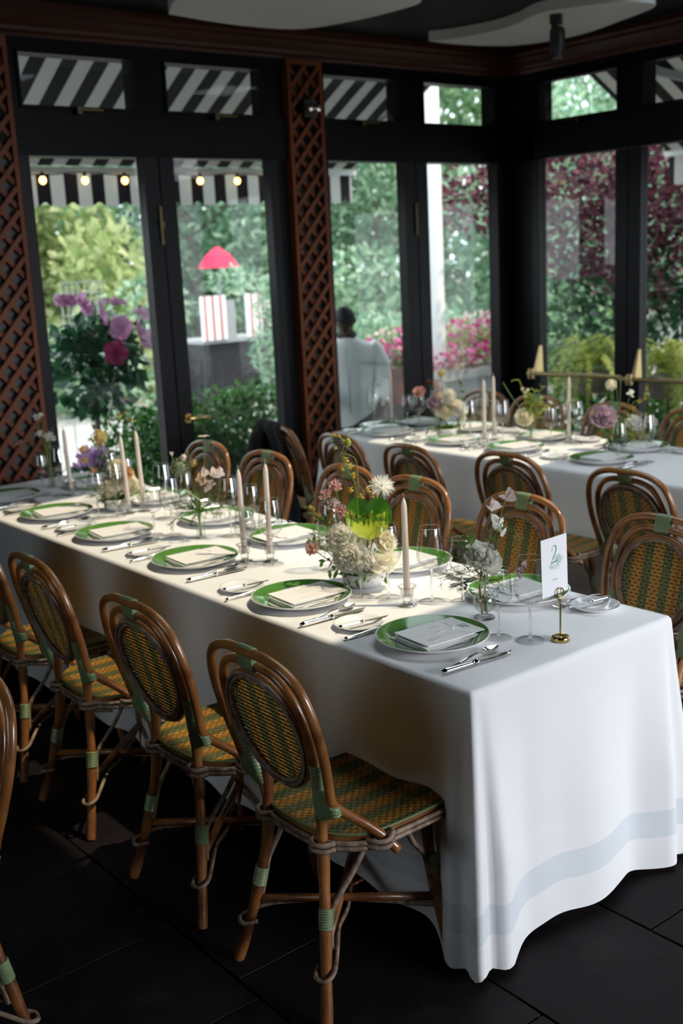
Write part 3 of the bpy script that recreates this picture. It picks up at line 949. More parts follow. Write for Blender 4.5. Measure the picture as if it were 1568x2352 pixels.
tree('dark_shrub', (7.2, 4.6, -.02), [(0, 0, 1.0, .9, 1.3, 1.0), (0, -1.2, 1.1, .9, .9, 1.0), (.2, .8, 1.3, .8, .7, .7)], 4200, .11, 'hibiscus_leaf', 53, 'dark shrub under the maple in the side garden', 0, cat='shrub')
def fern(loc, s, seed, label):
    r = random.Random(seed)
    t = root('hanging_fern', loc)
    piece('basket', MB().lathe([(.001, .62), (.14, .64), (.19, .80), (.20, .80), (.17, .81), (.001, .79)], 18), 'bark', t)
    piece('stand', MB().lathe([(.001, 0), (.16, 0), (.16, .02), (.02, .05), (.02, .64), (.001, .64)], 14), 'cart_dark', t)
    m = MB()
    for k in range(85):
        a = r.uniform(0, 6.28)
        l = s * r.uniform(.6, 1.1)
        up = r.uniform(.15, .5) * s
        out = l * r.uniform(.5, .9)
        pts = spline([(0, 0, .8), (math.cos(a) * out * .5, math.sin(a) * out * .5, .8 + up), (math.cos(a) * out, math.sin(a) * out, .8 + up * .6 - l * .25), (math.cos(a) * out * 1.1, math.sin(a) * out * 1.1, .8 - l * .55)], 5)
        for i in range(2, len(pts) - 1):
            d = (pts[i + 1] - pts[i]).normalized()
            sd = d.cross(Vector((0, 0, 1))).normalized()
            w = .055 * s * (1 - i / len(pts)) + .012
            for sg in (1, -1):
                m.add([pts[i], pts[i] + d * .02, pts[i] + sd * sg * w + d * .02 - Vector((0, 0, .006)), ], [(0, 1, 2)])
                m.add([pts[i] + d * .022, pts[i] + d * .042, pts[i] + sd * sg * w + d * .045 - Vector((0, 0, .006)), ], [(0, 1, 2)])
    piece('fronds', m, 'fern_leaf', t, smooth=False, kind='stuff')
    return tag(t, label, 'fern')
fern((5.62, 4.15, -.02), .62, 1, 'yellow-green fern spilling over its stand outside the corner side door')
fern((5.62, 3.38, -.02), .60, 2, 'yellow-green fern outside the second side door from the corner')
tree('dark_planting', (5.9, 3.8, -.02), [(0, .5, .35, .35, .5, .35), (0, -.5, .35, .35, .5, .35), (0, 0, .4, .3, .8, .3)], 1400, .10, 'hedge_leaf', 54, 'dark planting around the feet of the two fern stands', 0, cat='plant')

# striped refreshment cart with its red parasol
t = root('striped_cart', (5.83, 10.0, -.02))
piece('cart_body', MB().box(-.48, .46, -.3, .3, .12, .90), 'cart_dark', t, smooth=False)
piece('counter', MB().box(-.50, .50, -.34, .34, .90, .94), 'cart_grey', t, smooth=False)
piece('striped_awning', MB().box(-.50, -.16, -.36, -.32, .94, 1.46), 'cart_stripe', t, smooth=False)
piece('striped_awning', MB().box(.14, .48, -.36, -.32, .94, 1.46), 'cart_stripe', t, smooth=False)
piece('shelf_panel', MB().box(-.14, -.02, -.34, -.31, .94, 1.40), 'cart_grey', t, smooth=False)
for x in (-.28, .28):
    w = MB().lathe([(.10, -.02), (.13, -.02), (.13, .02), (.10, .02), (.10, -.02)], 18)
    w.v = [(x + p[0], -.33 + p[2], .13 + p[1]) for p in w.v]
    piece('wheel', w, 'cart_grey', t)
tag(t, 'dark cart with red and white striped sides out on the terrace', 'cart')
t = root('red_parasol', (6.16, 10.5, -.02))
piece('pole', MB().tube([(0, 0, 0), (0, 0, 2.02)], .022, 8), 'cart_grey', t)
cn = MB()
n = 8
for (r0, z0, r1_, z1) in ((.02, 2.04, .17, 1.93), (.17, 1.93, .27, 1.78)):
    vs = []
    for k in range(n):
        a = 2 * math.pi * k / n
        vs += [(r0 * math.cos(a), r0 * math.sin(a), z0), (r1_ * math.cos(a), r1_ * math.sin(a), z1)]
    cn.add(vs, [(2 * k, 2 * k + 1, (2 * k + 3) % (2 * n), (2 * k + 2) % (2 * n)) for k in range(n)])
piece('canopy', cn, 'parasol_red', t, smooth=False)
tag(t, 'red pagoda parasol rising behind the striped cart', 'parasol')
# wire trellis of thin upright and cross bars behind the hibiscus
t = root('wire_grid', (2.62, 7.2, -.02))
for k in range(8):
    piece('upright', MB().box(-.20 + k * .055, -.192 + k * .055, 0, .01, 0 if k in (0, 7) else .98, 1.74), 'grey_metal', t, smooth=False)
for k in range(9):
    piece('crossbar', MB().box(-.205, .20, -.01, 0, .98 + k * .094, .988 + k * .094), 'grey_metal', t, smooth=False)
tag(t, 'pale wire trellis standing behind the hibiscus on the terrace', 'grid')

# striped awnings over the doors, each with scalloped valance and folding arms
def awning(loc, rz, x0, x1, depth, label, mat='awning_stripe', group=None, z0=3.25, z1=2.50):
    t = root('striped_awning', loc, rz)
    piece('canopy', MB().add([(x0, 0, z0), (x1, 0, z0), (x1, depth, z1), (x0, depth, z1), (x0, 0, z0 + .006), (x1, 0, z0 + .006), (x1, depth, z1 + .006), (x0, depth, z1 + .006)],
                             [(0, 1, 2, 3), (7, 6, 5, 4), (0, 4, 5, 1), (1, 5, 6, 2), (2, 6, 7, 3), (3, 7, 4, 0)]), mat, t, smooth=False)
    piece('front_bar', MB().box(x0, x1, depth - .03, depth + .03, z1 - .05, z1 - .01), 'white_pole', t, smooth=False)
    v = MB()
    n = int(round((x1 - x0) / .02))
    vs, fs = [], []
    for i in range(n + 1):
        x = x0 + (x1 - x0) * i / n
        ph = ((x / .2 + .25) % 1.0) * 2 - 1
        zb = z1 - .215 - .05 * math.sqrt(max(0, 1 - ph * ph))
        vs += [(x, depth + .035, z1 - .01), (x, depth + .035, zb)]
    for i in range(n):
        fs.append((2 * i, 2 * i + 1, 2 * i + 3, 2 * i + 2))
    v.add(vs, fs)
    piece('valance', v, mat, t, smooth=False)
    for ax in (x0 + .25, x1 - .7):
        piece('folding_arm', MB().bar((ax, .05, z0 - .18), (ax + .55, depth * .55, z0 - .40), .05, .05), 'grey_metal', t, smooth=False)
        piece('folding_arm', MB().bar((ax + .55, depth * .55, z0 - .40), (ax + .2, depth - .05, z1 - .04), .045, .045), 'grey_metal', t, smooth=False)
    return tag(t, label, 'awning', group)
awning((0, 4.03, 0), 0, -.6, 4.22, 1.38, 'black and white striped awning over the two pairs of doors in the long glazed wall')
awning((4.53, 0, 0), -math.pi / 2, -3.65, 1.0, 1.40, 'black and white striped awning over the brass-barred side doors')
# string of warm bulbs hanging inside the valance
t = root('bulb_string', (0, 5.36, 0))
bx = [1.20, 1.509, 1.814, 2.115, 2.42, 2.726, 3.05, 3.36, 3.66]
piece('cable', MB().tube(spline([(x, 0, 2.455 - .02 * (i % 2)) for i, x in enumerate(bx)], 3), .004, 5), 'track_black', t)
for x in bx:
    b = piece('bulb', MB().ball((x, 0, 2.402), .024, 12, 8, 1.15), 'bulb_glow', t, smooth=True)
    piece('socket', MB().lathe([(.001, 2.425), (.012, 2.425), (.012, 2.455), (.001, 2.455)], 8, (x, 0, 0)), 'track_black', b)
tag(t, 'string of glowing round bulbs along the awning valance outside the first doors', 'string lights')

# ================================================================== RATTAN BISTRO CHAIR (local: front = +X, origin on the floor under the seat)
def bk(z):                       # x of the leaning back plane at height z
    return -.19 - .25 * (z - .5)

def mirror_path(half):
    """half = [(x, y, z)] from the top centre (y = 0) down the +y side -> whole arch"""
    return [(x, -y, z) for x, y, z in reversed(half[1:])] + list(half)

def weave(inside, u0, u1, v0, v1, to3, pitch=.0058, wid=.0054, cross=.0116, stripe=.043, phase=0.5, amp=.0016):
    """interlaced strands: long ones along u (coloured in stripes across v), flat ones across"""
    m = MB()
    nv = int((v1 - v0) / pitch)
    step = cross / 2
    nu = int((u1 - u0) / step)
    for j in range(nv + 1):
        v = v0 + j * pitch
        band = int(math.floor(v / stripe + phase)) % 2
        run = []
        def flush(run):
            if len(run) < 3: return
            vs = []
            for (u, k) in run:
                z = amp * (-.8 if (k + (j // 2 % 2) * 2) % 4 == 0 else 1)
                vs.append(to3(u, v - wid / 2, z)); vs.append(to3(u, v + wid / 2, z))
            n = len(run)
            m.add(vs, [(2 * i, 2 * i + 2, 2 * i + 3, 2 * i + 1) for i in range(n - 1)], band)
        for k in range(nu + 1):
            u = u0 + k * step
            if inside(u, v):
                run.append((u, k))
            else:
                flush(run); run = []
        flush(run)
    for k in range(0, nu + 1, 2):
        u = u0 + k * step
        vv = [v0 + i * pitch for i in range(nv + 1) if inside(u, v0 + i * pitch)]
        if len(vv) > 2:
            a, b = vv[0], vv[-1]
            ns = 10
            vs = []
            for i in range(ns + 1):
                v = a + (b - a) * i / ns
                vs += [to3(u - .0036, v, -amp * .2), to3(u + .0036, v, -amp * .2)]
            m.add(vs, [(2 * i, 2 * i + 1, 2 * i + 3, 2 * i + 2) for i in range(ns)], 2)
    return m

def stadium(c, half, r, u, w, n=12):
    """ring of points round two tubes at c +- u*half"""
    pts = []
    for k in range(n):
        a = 2 * math.pi * k / n
        ca, sa = math.cos(a), math.sin(a)
        off = half if ca >= 0 else -half
        pts.append(Vector(c) + u * (off + r * ca) + w * (r * sa))
    return pts

def loft(m, rings, caps=True):
    n = len(rings[0])
    vs = [p for r_ in rings for p in r_]
    fs = []
    for i in range(len(rings) - 1):
        for k in range(n):
            l = (k + 1) % n
            fs.append((i * n + k, i * n + l, (i + 1) * n + l, (i + 1) * n + k))
    if caps:
        fs.append(tuple(range(n - 1, -1, -1)))
        fs.append(tuple((len(rings) - 1) * n + k for k in range(n)))
    m.add(vs, fs)

def coil(m, a, b, r, turns, seg=12):
    """a band of wound strands round a pole from a to b"""
    a, b = Vector(a), Vector(b)
    pts, rs = [], []
    for i in range(turns * 2 + 1):
        t = i / (turns * 2)
        pts.append(a.lerp(b, t))
        rs.append(r if i % 2 else r - .0016)
    m.tube(pts, rs, seg)

def make_chair():
    t = root('bistro_chair')
    tr = .0125
    outer_half = [(bk(.92) - .004, 0, .922), (bk(.92), .075, .920), (bk(.90), .140, .902), (bk(.865), .180, .868), (bk(.81), .202, .81), (bk(.74), .207, .74), (bk(.67), .200, .67), (bk(.61), .188, .61),
                  (-.205, .181, .565), (-.172, .181, .530), (-.125, .188, .492), (-.080, .205, .448), (-.048, .228, .405)]
    piece('back_hoop', MB().tube(spline(mirror_path(outer_half), 4), tr, 12), 'rattan', t, smooth=True)
    # inner hoop runs on down as the upper part of the rear legs
    inner_half = [(bk(.885), 0, .888), (bk(.88), .070, .885), (bk(.86), .120, .862), (bk(.81), .153, .81), (bk(.74), .165, .74), (bk(.67), .158, .66), (bk(.60), .138, .59), (bk(.53), .120, .52), (-.188, .113, .44)]
    piece('inner_hoop', MB().tube(spline(mirror_path(inner_half), 4), tr * .95, 12), 'rattan', t, smooth=True)
    # oval back: ring, peel trim, woven cane
    cz, hz, hy = .712, .150, .146
    def oval(s=1.0, dx=0.0, n=40):
        pts = []
        for k in range(n):
            a = 2 * math.pi * k / n
            yy, zz = hy * s * math.cos(a) * (1 + .06 * math.sin(a)), cz + hz * s * math.sin(a)
            pts.append((bk(zz) + dx, yy, zz))
        return pts
    back = piece('backrest', MB().tube(oval(1.0), .0125, 10, closed=True), 'rattan_leg', t, smooth=True)
    piece('peel_trim', MB().tube(oval(.93, -.010), .0055, 6, closed=True).tube(oval(1.0, -.013), .005, 6, closed=True).tube(oval(.93, .010), .0055, 6, closed=True), 'peel', back, smooth=True)
    def in_back(u, v):
        return (v / (hy * .95)) ** 2 + ((u - cz) / (hz * .95)) ** 2 < 1
    piece('woven_cane', weave(in_back, cz - hz, cz + hz, -hy, hy, lambda u, v, z: (bk(u) + z * 1.2, v, u), stripe=.038, phase=0.5), ['cane_ochre', 'cane_green', 'cane_dark'], back, smooth=False, kind='stuff')
    # woven seat: rounded at the back, square at the front
    def seat_half(x):
        if x > .05: return .195
        if x > -.11: return .198 - .0 * x
        f = (x + .11) / -.085
        return .198 - .085 * min(1, f) ** 1.6
    def outline(grow=0.0, n=14):
        half = [(.190, 0), (.190, .10), (.188, .165), (.176, .188), (.150, .196), (.05, .198), (-.05, .196), (-.11, .185), (-.150, .155), (-.176, .118), (-.190, .07), (-.194, 0)]
        pts = [(x + math.copysign(grow, x), y + (grow if y > 0.02 else 0)) for x, y in half]
        full = pts + [(x, -y) for x, y in reversed(pts[1:-1])]
        return full
    def in_poly(x, y, poly):
        c = False
        j = len(poly) - 1
        for i in range(len(poly)):
            xi, yi = poly[i]; xj, yj = poly[j]
            if (yi > y) != (yj > y) and x < (xj - xi) * (y - yi) / (yj - yi) + xi: c = not c
            j = i
        return c
    op = [(p.x, p.y) for p in spline([(x, y, 0) for x, y in outline()] + [(.190, 0, 0)], 3)[:-1]]
    n = len(op)
    sb = MB()
    sb.add([(x, y, .452) for x, y in op] + [(x, y, .424) for x, y in op] + [(x * .9, y * .9, .452) for x, y in op] + [(x * .9, y * .9, .424) for x, y in op],
           [(i, n + i, n + (i + 1) % n, (i + 1) % n) for i in range(n)] + [(i, (i + 1) % n, 2 * n + (i + 1) % n, 2 * n + i) for i in range(n)]
           + [(n + i, 3 * n + i, 3 * n + (i + 1) % n, n + (i + 1) % n) for i in range(n)] + [(2 * n + i, 2 * n + (i + 1) % n, 3 * n + (i + 1) % n, 3 * n + i) for i in range(n)])
    seat = piece('seat', sb, 'rattan_leg', t, smooth='auto')
    piece('woven_cane', weave(lambda u, v: in_poly(u, v, op), -.195, .19, -.197, .197, lambda u, v, z: (u, v, .4555 + z - .010 * max(0, 1 - (u * u + v * v) / .03)), stripe=.040, phase=0.5),
          ['cane_ochre', 'cane_green', 'cane_dark'], seat, smooth=False, kind='stuff')
    ed = MB()
    ed.tube([(x * 1.0, y * 1.0, .4535) for x, y in op], .0045, 6, closed=True)
    piece('woven_edge', ed, 'cane_green', seat, smooth=True)
    # double peel rail wound round the seat and looped about legs and arms
    def rail(z):
        pts = []
        for (x, y) in outline(.008):
            pts.append((x, y, z))
        return spline(pts + [pts[0]], 4)[:-1]
    rl = MB().tube(rail(.436), .0068, 7, closed=True).tube(rail(.422), .0068, 7, closed=True)
    for s in (1, -1):
        for z in (.438, .422):
            rl.tube(spline([(-.176, s * .085, z), (-.205, s * .092, z), (-.218, s * .113, z), (-.205, s * .137, z), (-.178, s * .146, z)], 4), .0068, 7)
            rl.tube(spline([(-.115, s * .192, z + .004), (-.105, s * .218, z + .004), (-.080, s * .232, z + .006), (-.058, s * .222, z + .014), (-.048, s * .204, z + .012)], 4), .0065, 7)
    piece('peel_rail', rl, 'peel', t, smooth=True)
    # legs: rear ones splay out below the seat
    for s in (1, -1):
        rp = spline([(-.186, s * .113, .56), (-.189, s * .113, .46), (-.194, s * .118, .36), (-.212, s * .138, .24), (-.238, s * .163, .11), (-.265, s * .190, 0)], 4)
        nn = len(rp)
        piece('leg', MB().tube(rp, [.0150 + .0015 * math.sin(i * 1.1) for i in range(nn)], 12), 'rattan_leg', t, smooth='auto')
        fp = spline([(.118, s * .146, .435), (.124, s * .154, .28), (.135, s * .178, .12), (.147, s * .200, 0)], 4)
        piece('leg', MB().tube(fp, [.0145 + .0012 * math.sin(i * 1.3) for i in range(len(fp))], 12), 'rattan_leg', t, smooth='auto')
    # crossed lower stretchers and the slim peel loops tied round them
    piece('stretcher', MB().tube([(-.225, .152, .178), (.128, -.168, .178)], .011, 10), 'rattan_leg', t, smooth=True)
    piece('stretcher', MB().tube([(-.225, -.152, .182), (.128, .168, .182)], .011, 10).tube([(-.02, 0, .196), (.02, 0, .196)], .004, 6), 'rattan_leg', t, smooth=True)
    lp = MB()
    for s in (1, -1):
        lp.tube(spline([(-.235, s * .130, .125), (-.262, s * .152, .118), (-.258, s * .182, .118), (-.228, s * .182, .128), (-.185, s * .142, .150), (-.13, s * .082, .162), (-.06, s * .03, .160), (.02, -s * .055, .160), (.10, -s * .155, .160), (.135, -s * .195, .160)], 4), .0062, 7)
    piece('peel_loop', lp, 'peel', t, smooth=True)
    # bent corner braces from the seat rail down to each leg
    for s in (1, -1):
        piece('brace', MB().tube(spline([(-.085, s * .160, .420), (-.125, s * .150, .350), (-.178, s * .142, .285), (-.194, s * .138, .245), (-.208, s * .150, .17)], 4), .0075, 8), 'peel', t, smooth=True)
        piece('brace', MB().tube(spline([(.020, s * .178, .420), (.055, s * .168, .360), (.098, s * .160, .305), (.110, s * .160, .255), (.116, s * .168, .19)], 4), .0075, 8), 'peel', t, smooth=True)
    # pale green cane bindings
    u = Vector((-.2425, 0, .970)).normalized()
    w = Vector((.970, 0, .2425)).normalized()
    m = MB()
    rings = []
    for i in range(29):
        yy = -.029 + .058 * i / 28
        rr = (.0142, .0152, .0152, .0142)[i % 4]
        c = Vector((bk(.904), yy, .904))
        rings.append(stadium(c, .0185, rr, u, w))
    loft(m, rings)
    piece('binding', m, 'wrap', t, smooth='auto')
    for s in (1, -1):
        m = MB()
        rings = []
        for i in range(69):
            z = .665 - .165 * i / 68
            # centre between inner hoop and outer hoop, widening downwards over both poles
            f = min(1, max(0, (.600 - z) / .045))
            inner_y = .158 - (.66 - z) * .27 if z > .52 else .120
            outer_y = inner_y + f * (.183 - inner_y) * (1 if z > .535 else max(0, (z - .50) / .035))
            cy = (inner_y + outer_y) / 2
            rr = (.0147, .0158, .0158, .0147)[i % 4]
            rings.append(stadium(Vector((bk(z) if z > .5 else -.189, s * cy, z)), max(.0005, (outer_y - inner_y) / 2), rr, Vector((0, s, 0)), Vector((1, 0, 0))))
        loft(m, rings)
        piece('binding', m, 'wrap', t, smooth='auto')
        m = MB(); coil(m, (-.2055, s * .1335, .272), (-.2145, s * .1415, .222), .0195, 8); piece('binding', m, 'wrap', t, smooth='auto')
        m = MB(); coil(m, (.1215, s * .1535, .298), (.1255, s * .1585, .248), .0185, 8); piece('binding', m, 'wrap', t, smooth='auto')
    return t

chair0 = make_chair()
chair_used = [False]
def place_chair(x, y, deg, label, group):
    if not chair_used[0]:
        c = chair0
        c.location = (x, y, 0); c.rotation_euler = (0, 0, R(deg))
        chair_used[0] = True
    else:
        c = dup(chair0, (x, y, 0), R(deg))
    tag(c, label, 'chair', group)
    return c

G1, G2, G3, G4 = 'chairs along the outer side of the numbered table', 'chairs between the tables at the numbered table', 'chairs between the tables at the second table', 'chairs along the garden side of the second table'
place_chair(-.170, .272, 0, 'rattan chair at the corner of the numbered table, first in the outer row', G1)
place_chair(-.172, .842, 1, 'rattan chair second in the outer row of the numbered table', G1)
place_chair(-.165, 1.512, -1, 'rattan chair third in the outer row of the numbered table', G1)
place_chair(-.155, 2.075, 0, 'rattan chair fourth in the outer row of the numbered table, cut by the frame edge', G1)
for i, (x, y, d, l) in enumerate([(.930, .315, 179, 'rattan chair beside the number card, cut by the frame edge'), (.905, .900, 180, 'rattan chair behind the small vase with white sweet peas'),
                                  (.885, 1.455, 181, 'rattan chair behind the big green leaf of the centrepiece'), (.885, 1.895, 178, 'rattan chair just behind the yellow orchid spray'),
                                  (.880, 2.485, 181, 'rattan chair behind the twin candles of the numbered table, beside the black coat'), (.880, 3.010, 180, 'rattan chair below the door handle, last on its side of the numbered table')]):
    place_chair(x, y, d, l, G2)
for x, y, d, l in [(2.085, .90, 0, 'rattan chair at the second table cut by the frame edge, above the number card chair'), (2.095, 1.555, 1, 'rattan chair at the second table behind the sweet pea chair, dark against the cloth'),
                   (1.985, 2.065, -3, 'rattan chair at the second table between the white chrysanthemum and the cloth'), (1.995, 2.60, -4, 'rattan chair at the second table behind the yellow orchid spray, near its far corner')]:
    place_chair(x, y, d, l, G3)
coat_chair = place_chair(2.0, 3.11, -8, 'rattan chair under a black coat near the lattice post', G3)
for x, y, d, l in [(3.10, 3.20, 180, 'rattan chair by the garden doors behind the blush bowl of flowers'), (3.09, 2.735, 182, 'rattan chair by the garden doors behind the yellow-green vase'),
                   (3.05, 2.15, 178, 'sunlit rattan chair by the brass bar, behind the mauve peonies'), (3.07, 1.62, 180, 'rattan chair by the brass bar cut by the frame edge')]:
    place_chair(x, y, d, l, G4)
place_chair(-1.262, .62, 180, 'rattan chair of a neighbouring table, only its hoop edge showing', None)

# black coat draped over the chair back
def coat():
    m = MB()
    n, k = 16, 18
    vs = []
    for side in (1, -1):
        pass
    prof = []
    for i in range(k + 1):                       # up the front, over the hoop, down the back
        t = i / k
        if t < .38:
            f = t / .38; z = .52 + .40 * f; x = bk(z) + .030
        elif t < .50:
            a = (t - .38) / .12 * math.pi; x = bk(.93) + .030 * math.cos(a); z = .925 + .028 * math.sin(a)
        else:
            f = (t - .50) / .50; z = .925 - .66 * f; x = bk(max(z, .45)) - .032 - .02 * f
        prof.append((x, z))
    for i, (x, z) in enumerate(prof):
        for j in range(n + 1):
            v = j / n * 2 - 1
            wd = .150 + .02 * (i / k)
            fold = .010 * math.sin(v * 9 + i * .3) * (1 if i > k * .5 else .4)
            shoulder = -.035 * max(0, abs(v) - .75) / .25 if .36 < i / k < .54 else 0
            vs.append((x - fold, .085 + v * wd, z + shoulder))
    fs = [(i * (n + 1) + j, i * (n + 1) + j + 1, (i + 1) * (n + 1) + j + 1, (i + 1) * (n + 1) + j) for i in range(k) for j in range(n)]
    m.add(vs, fs)
    o = piece('black_coat', m, 'black_cloth', None, smooth=True)
    md = o.modifiers.new('thickness', 'SOLIDIFY'); md.thickness = .012
    o.location = (2.0, 3.11, 0); o.rotation_euler = (0, 0, R(-8))
    tag(o, 'black coat draped over the chair back near the lattice post', 'coat')
    sl = MB().tube(spline([(-.34, .15, .88), (-.365, .185, .74), (-.355, .195, .58), (-.35, .19, .45)], 4), [.04] * 5 + [.045] * 4 + [.04] * 4, 10)
    piece('sleeve', sl, 'black_cloth', o, smooth=True)
coat()

# ================================================================== TABLES AND THEIR CLOTHS
TOP = .76
def cloth(name, x0, x1, y0, y1, seed, label, hem_end=.035, hem_side=.095):
    """a cloth over the table top: flat top, rounded edge, drapes that hang in soft folds and gather at the corners"""
    r = random.Random(seed)
    rc = .018
    W_, L_ = x1 - x0, y1 - y0
    per = []                                     # (x, y, nx, ny, corner distance, edge id, along)
    st = .0070
    corners = [(x0, y0), (x1, y0), (x1, y1), (x0, y1)]
    for e in range(4):
        a, b = Vector(corners[e]), Vector(corners[(e + 1) % 4])
        d = (b - a); l = d.length; d.normalize()
        nx, ny = d.y, -d.x
        n = int(l / st)
        for i in range(n):
            t = (i + .5) / n * l
            per.append((a.x + d.x * t, a.y + d.y * t, nx, ny, min(t, l - t), e, t, l))
    N = len(per)
    # smooth normals near corners
    lev = 30
    vs, uv = [], []
    ph = [r.uniform(0, 6.28) for _ in range(12)]
    def drop(p):
        cd, e, t, l = p[4], p[5], p[6], p[7]
        hem = hem_end if e in (0, 2) else hem_side
        k = math.exp(-(cd / .16) ** 2)
        hz = hem * (1 - k) + .014 * k + .006 * math.sin(t * 23 + ph[e])
        return TOP - hz
    base = []
    for idx, p in enumerate(per):
        x, y, nx, ny, cd, e, t, l = p
        # blend the normal over a short corner zone so the cloth turns the corner
        if cd < .06:
            sgn = 1 if t < l / 2 else -1
            oe = (e - 1) % 4 if sgn > 0 else (e + 1) % 4
            on = [(0, -1), (1, 0), (0, 1), (-1, 0)][oe]
            k = .5 * (1 - cd / .06)
            nx, ny = nx * (1 - k) + on[0] * k, ny * (1 - k) + on[1] * k
            q = math.hypot(nx, ny); nx, ny = nx / q, ny / q
        base.append((nx, ny))
    for j in range(lev + 1):
        for idx, p in enumerate(per):
            x, y, _, _, cd, e, t, l = p
            nx, ny = base[idx]
            D = drop(p)
            if j < 4:                            # the rounded table edge
                a = j / 3 * math.pi / 2
                off, z = rc * math.sin(a) - rc * .2, TOP + .002 - rc * (1 - math.cos(a))
                dd = z
                vs.append((x + nx * off, y + ny * off, z)); uv.append((t, 0)); continue
            f = (j - 3) / (lev - 3)
            dep = rc + (D - rc) * f
            side = e in (1, 3)
            wav = (.0085 if side else .0100) * math.sin(t * (11 if side else 12) + ph[e] + .8 * math.sin(t * 3.1)) + .005 * math.sin(t * 23 + ph[e + 4])
            amp = min(1, dep / .45) ** 1.2
            # the spare cloth at a corner hangs as two rolled folds with a crease between
            ck = math.exp(-(cd / .085) ** 2) * .055 - math.exp(-((cd - .022) / .014) ** 2) * .042 - math.exp(-((cd - .17) / .06) ** 2) * .018
            fall = .024 * f
            off = rc * .8 + fall + (wav + ck) * amp
            vs.append((x + nx * off, y + ny * off, TOP - dep)); uv.append((t, dep + (TOP - D) * .0 + (.72 - D) * f))
    fs = []
    for j in range(lev):
        for i in range(N):
            k = (i + 1) % N
            fs.append((j * N + i, (j + 1) * N + i, (j + 1) * N + k, j * N + k))
    o = len(vs)
    vs.append(((x0 + x1) / 2, (y0 + y1) / 2, TOP + .002)); uv.append((0, 0))
    # top: strips across the width, joined from the long edges
    nx_ = int(W_ / st); ny_ = int(L_ / st)
    m = MB()
    m.v = vs; m.f = fs + [tuple(range(N))]; m.mi = [0] * len(m.f); m.uv = uv
    m.v.pop(); m.uv.pop()
    c = piece(name, m, 'tablecloth', None, smooth=True)
    tag(c, label, 'tablecloth')
    # the table beneath
    t = root('dining_table', ((x0 + x1) / 2, (y0 + y1) / 2, 0))
    piece('tabletop', MB().box(-W_ / 2 + .012, W_ / 2 - .012, -L_ / 2 + .012, L_ / 2 - .012, TOP - .035, TOP - .003), 'table_wood', t, smooth=False)
    for sx in (-1, 1):
        for sy in (-1, 0, 1):
            cx, cy = sx * (W_ / 2 - .10), sy * (L_ / 2 - .25)
            piece('leg', MB().box(cx - .03, cx + .03, cy - .03, cy + .03, 0, TOP - .035), 'table_wood', t, smooth=False)
    return t
t1 = cloth('tablecloth', 0.0, .80, 0.0, 3.64, 3, 'white cloth on the long table with the number card, hanging to the dark floor')
tag(t1, 'long dining table under the white cloth, the one with the number card', 'table')
t2 = cloth('tablecloth', 2.335, 3.135, -.05, 3.56, 5, 'white cloth on the second long table by the garden doors')
tag(t2, 'long dining table under the white cloth by the garden doors', 'table')

# ================================================================== TABLEWARE (prototypes, copied place by place)
Z0 = TOP + .0025                                  # the cloth's upper face
PROTO = {}
PROTO_USED = {}
def proto(key, obj):
    PROTO[key] = obj
    PROTO_USED[key] = False
    return obj
def put(key, loc, deg, label, cat, group=None, tilt=None):
    o = PROTO[key]
    rot = (tilt[0], tilt[1], R(deg)) if tilt else (0, 0, R(deg))
    if PROTO_USED[key]:
        o = dup(o, loc, rot=rot)
    else:
        o.location = loc
        o.rotation_euler = rot
        PROTO_USED[key] = True
    return tag(o, label, cat, group)

# dinner plate: deep white body, broad green glazed band inside the rim
pl = MB().lathe([(.001, .0065), (.088, .0065), (.104, .0085), (.114, .0125), (.130, .0185), (.157, .0262), (.1592, .0255), (.158, .0235), (.128, .011), (.112, .0035), (.098, .0), (.001, .0012)], 56)
dp = proto('plate', piece('dinner_plate', pl, 'porcelain', None, smooth=True))
piece('green_band', MB().lathe([(.1075, .0102), (.114, .0132), (.130, .0192), (.1545, .0262)], 56), 'glaze_green', dp, smooth=True, label='glossy green glazed band')

bp_ = MB().lathe([(.001, .004), (.042, .004), (.050, .006), (.070, .0145), (.0735, .0150), (.0738, .0138), (.054, .004), (.046, 0), (.001, .001)], 40)
proto('bread', piece('bread_plate', bp_, 'porcelain', None, smooth=True))

# folded napkin: soft layers, folded edge towards the diner
def slab(m, x0, x1, y0, y1, z0, z1, r=.005, nx=8):
    ring = [(y0, z0 + r * .4), (y0 - .001, (z0 + z1) / 2), (y0, z1 - r * .4), (y0 + r, z1), (y1 - r, z1), (y1, z1 - r * .4), (y1 + .001, (z0 + z1) / 2), (y1, z0 + r * .4), (y1 - r, z0), (y0 + r, z0)]
    vs = []
    for i in range(nx + 1):
        x = x0 + (x1 - x0) * i / nx
        for (y, z) in ring:
            vs.append((x, y + .0012 * math.sin(i * 1.7 + z * 300), z + .0009 * math.sin(i * 1.3 + y * 40)))
    k = len(ring)
    fs = [(i * k + j, (i + 1) * k + j, (i + 1) * k + (j + 1) % k, i * k + (j + 1) % k) for i in range(nx) for j in range(k)]
    fs += [tuple(range(k)), tuple(nx * k + j for j in range(k - 1, -1, -1))]
    m.add(vs, fs)
nm = MB()
slab(nm, -.092, .098, -.082, .062, .000, .0055)
slab(nm, -.090, .094, -.080, .058, .0052, .0105)
slab(nm, -.095, .030, -.078, .062, .0100, .0150)
proto('napkin', piece('napkin', nm, 'napkin', None, smooth='auto'))

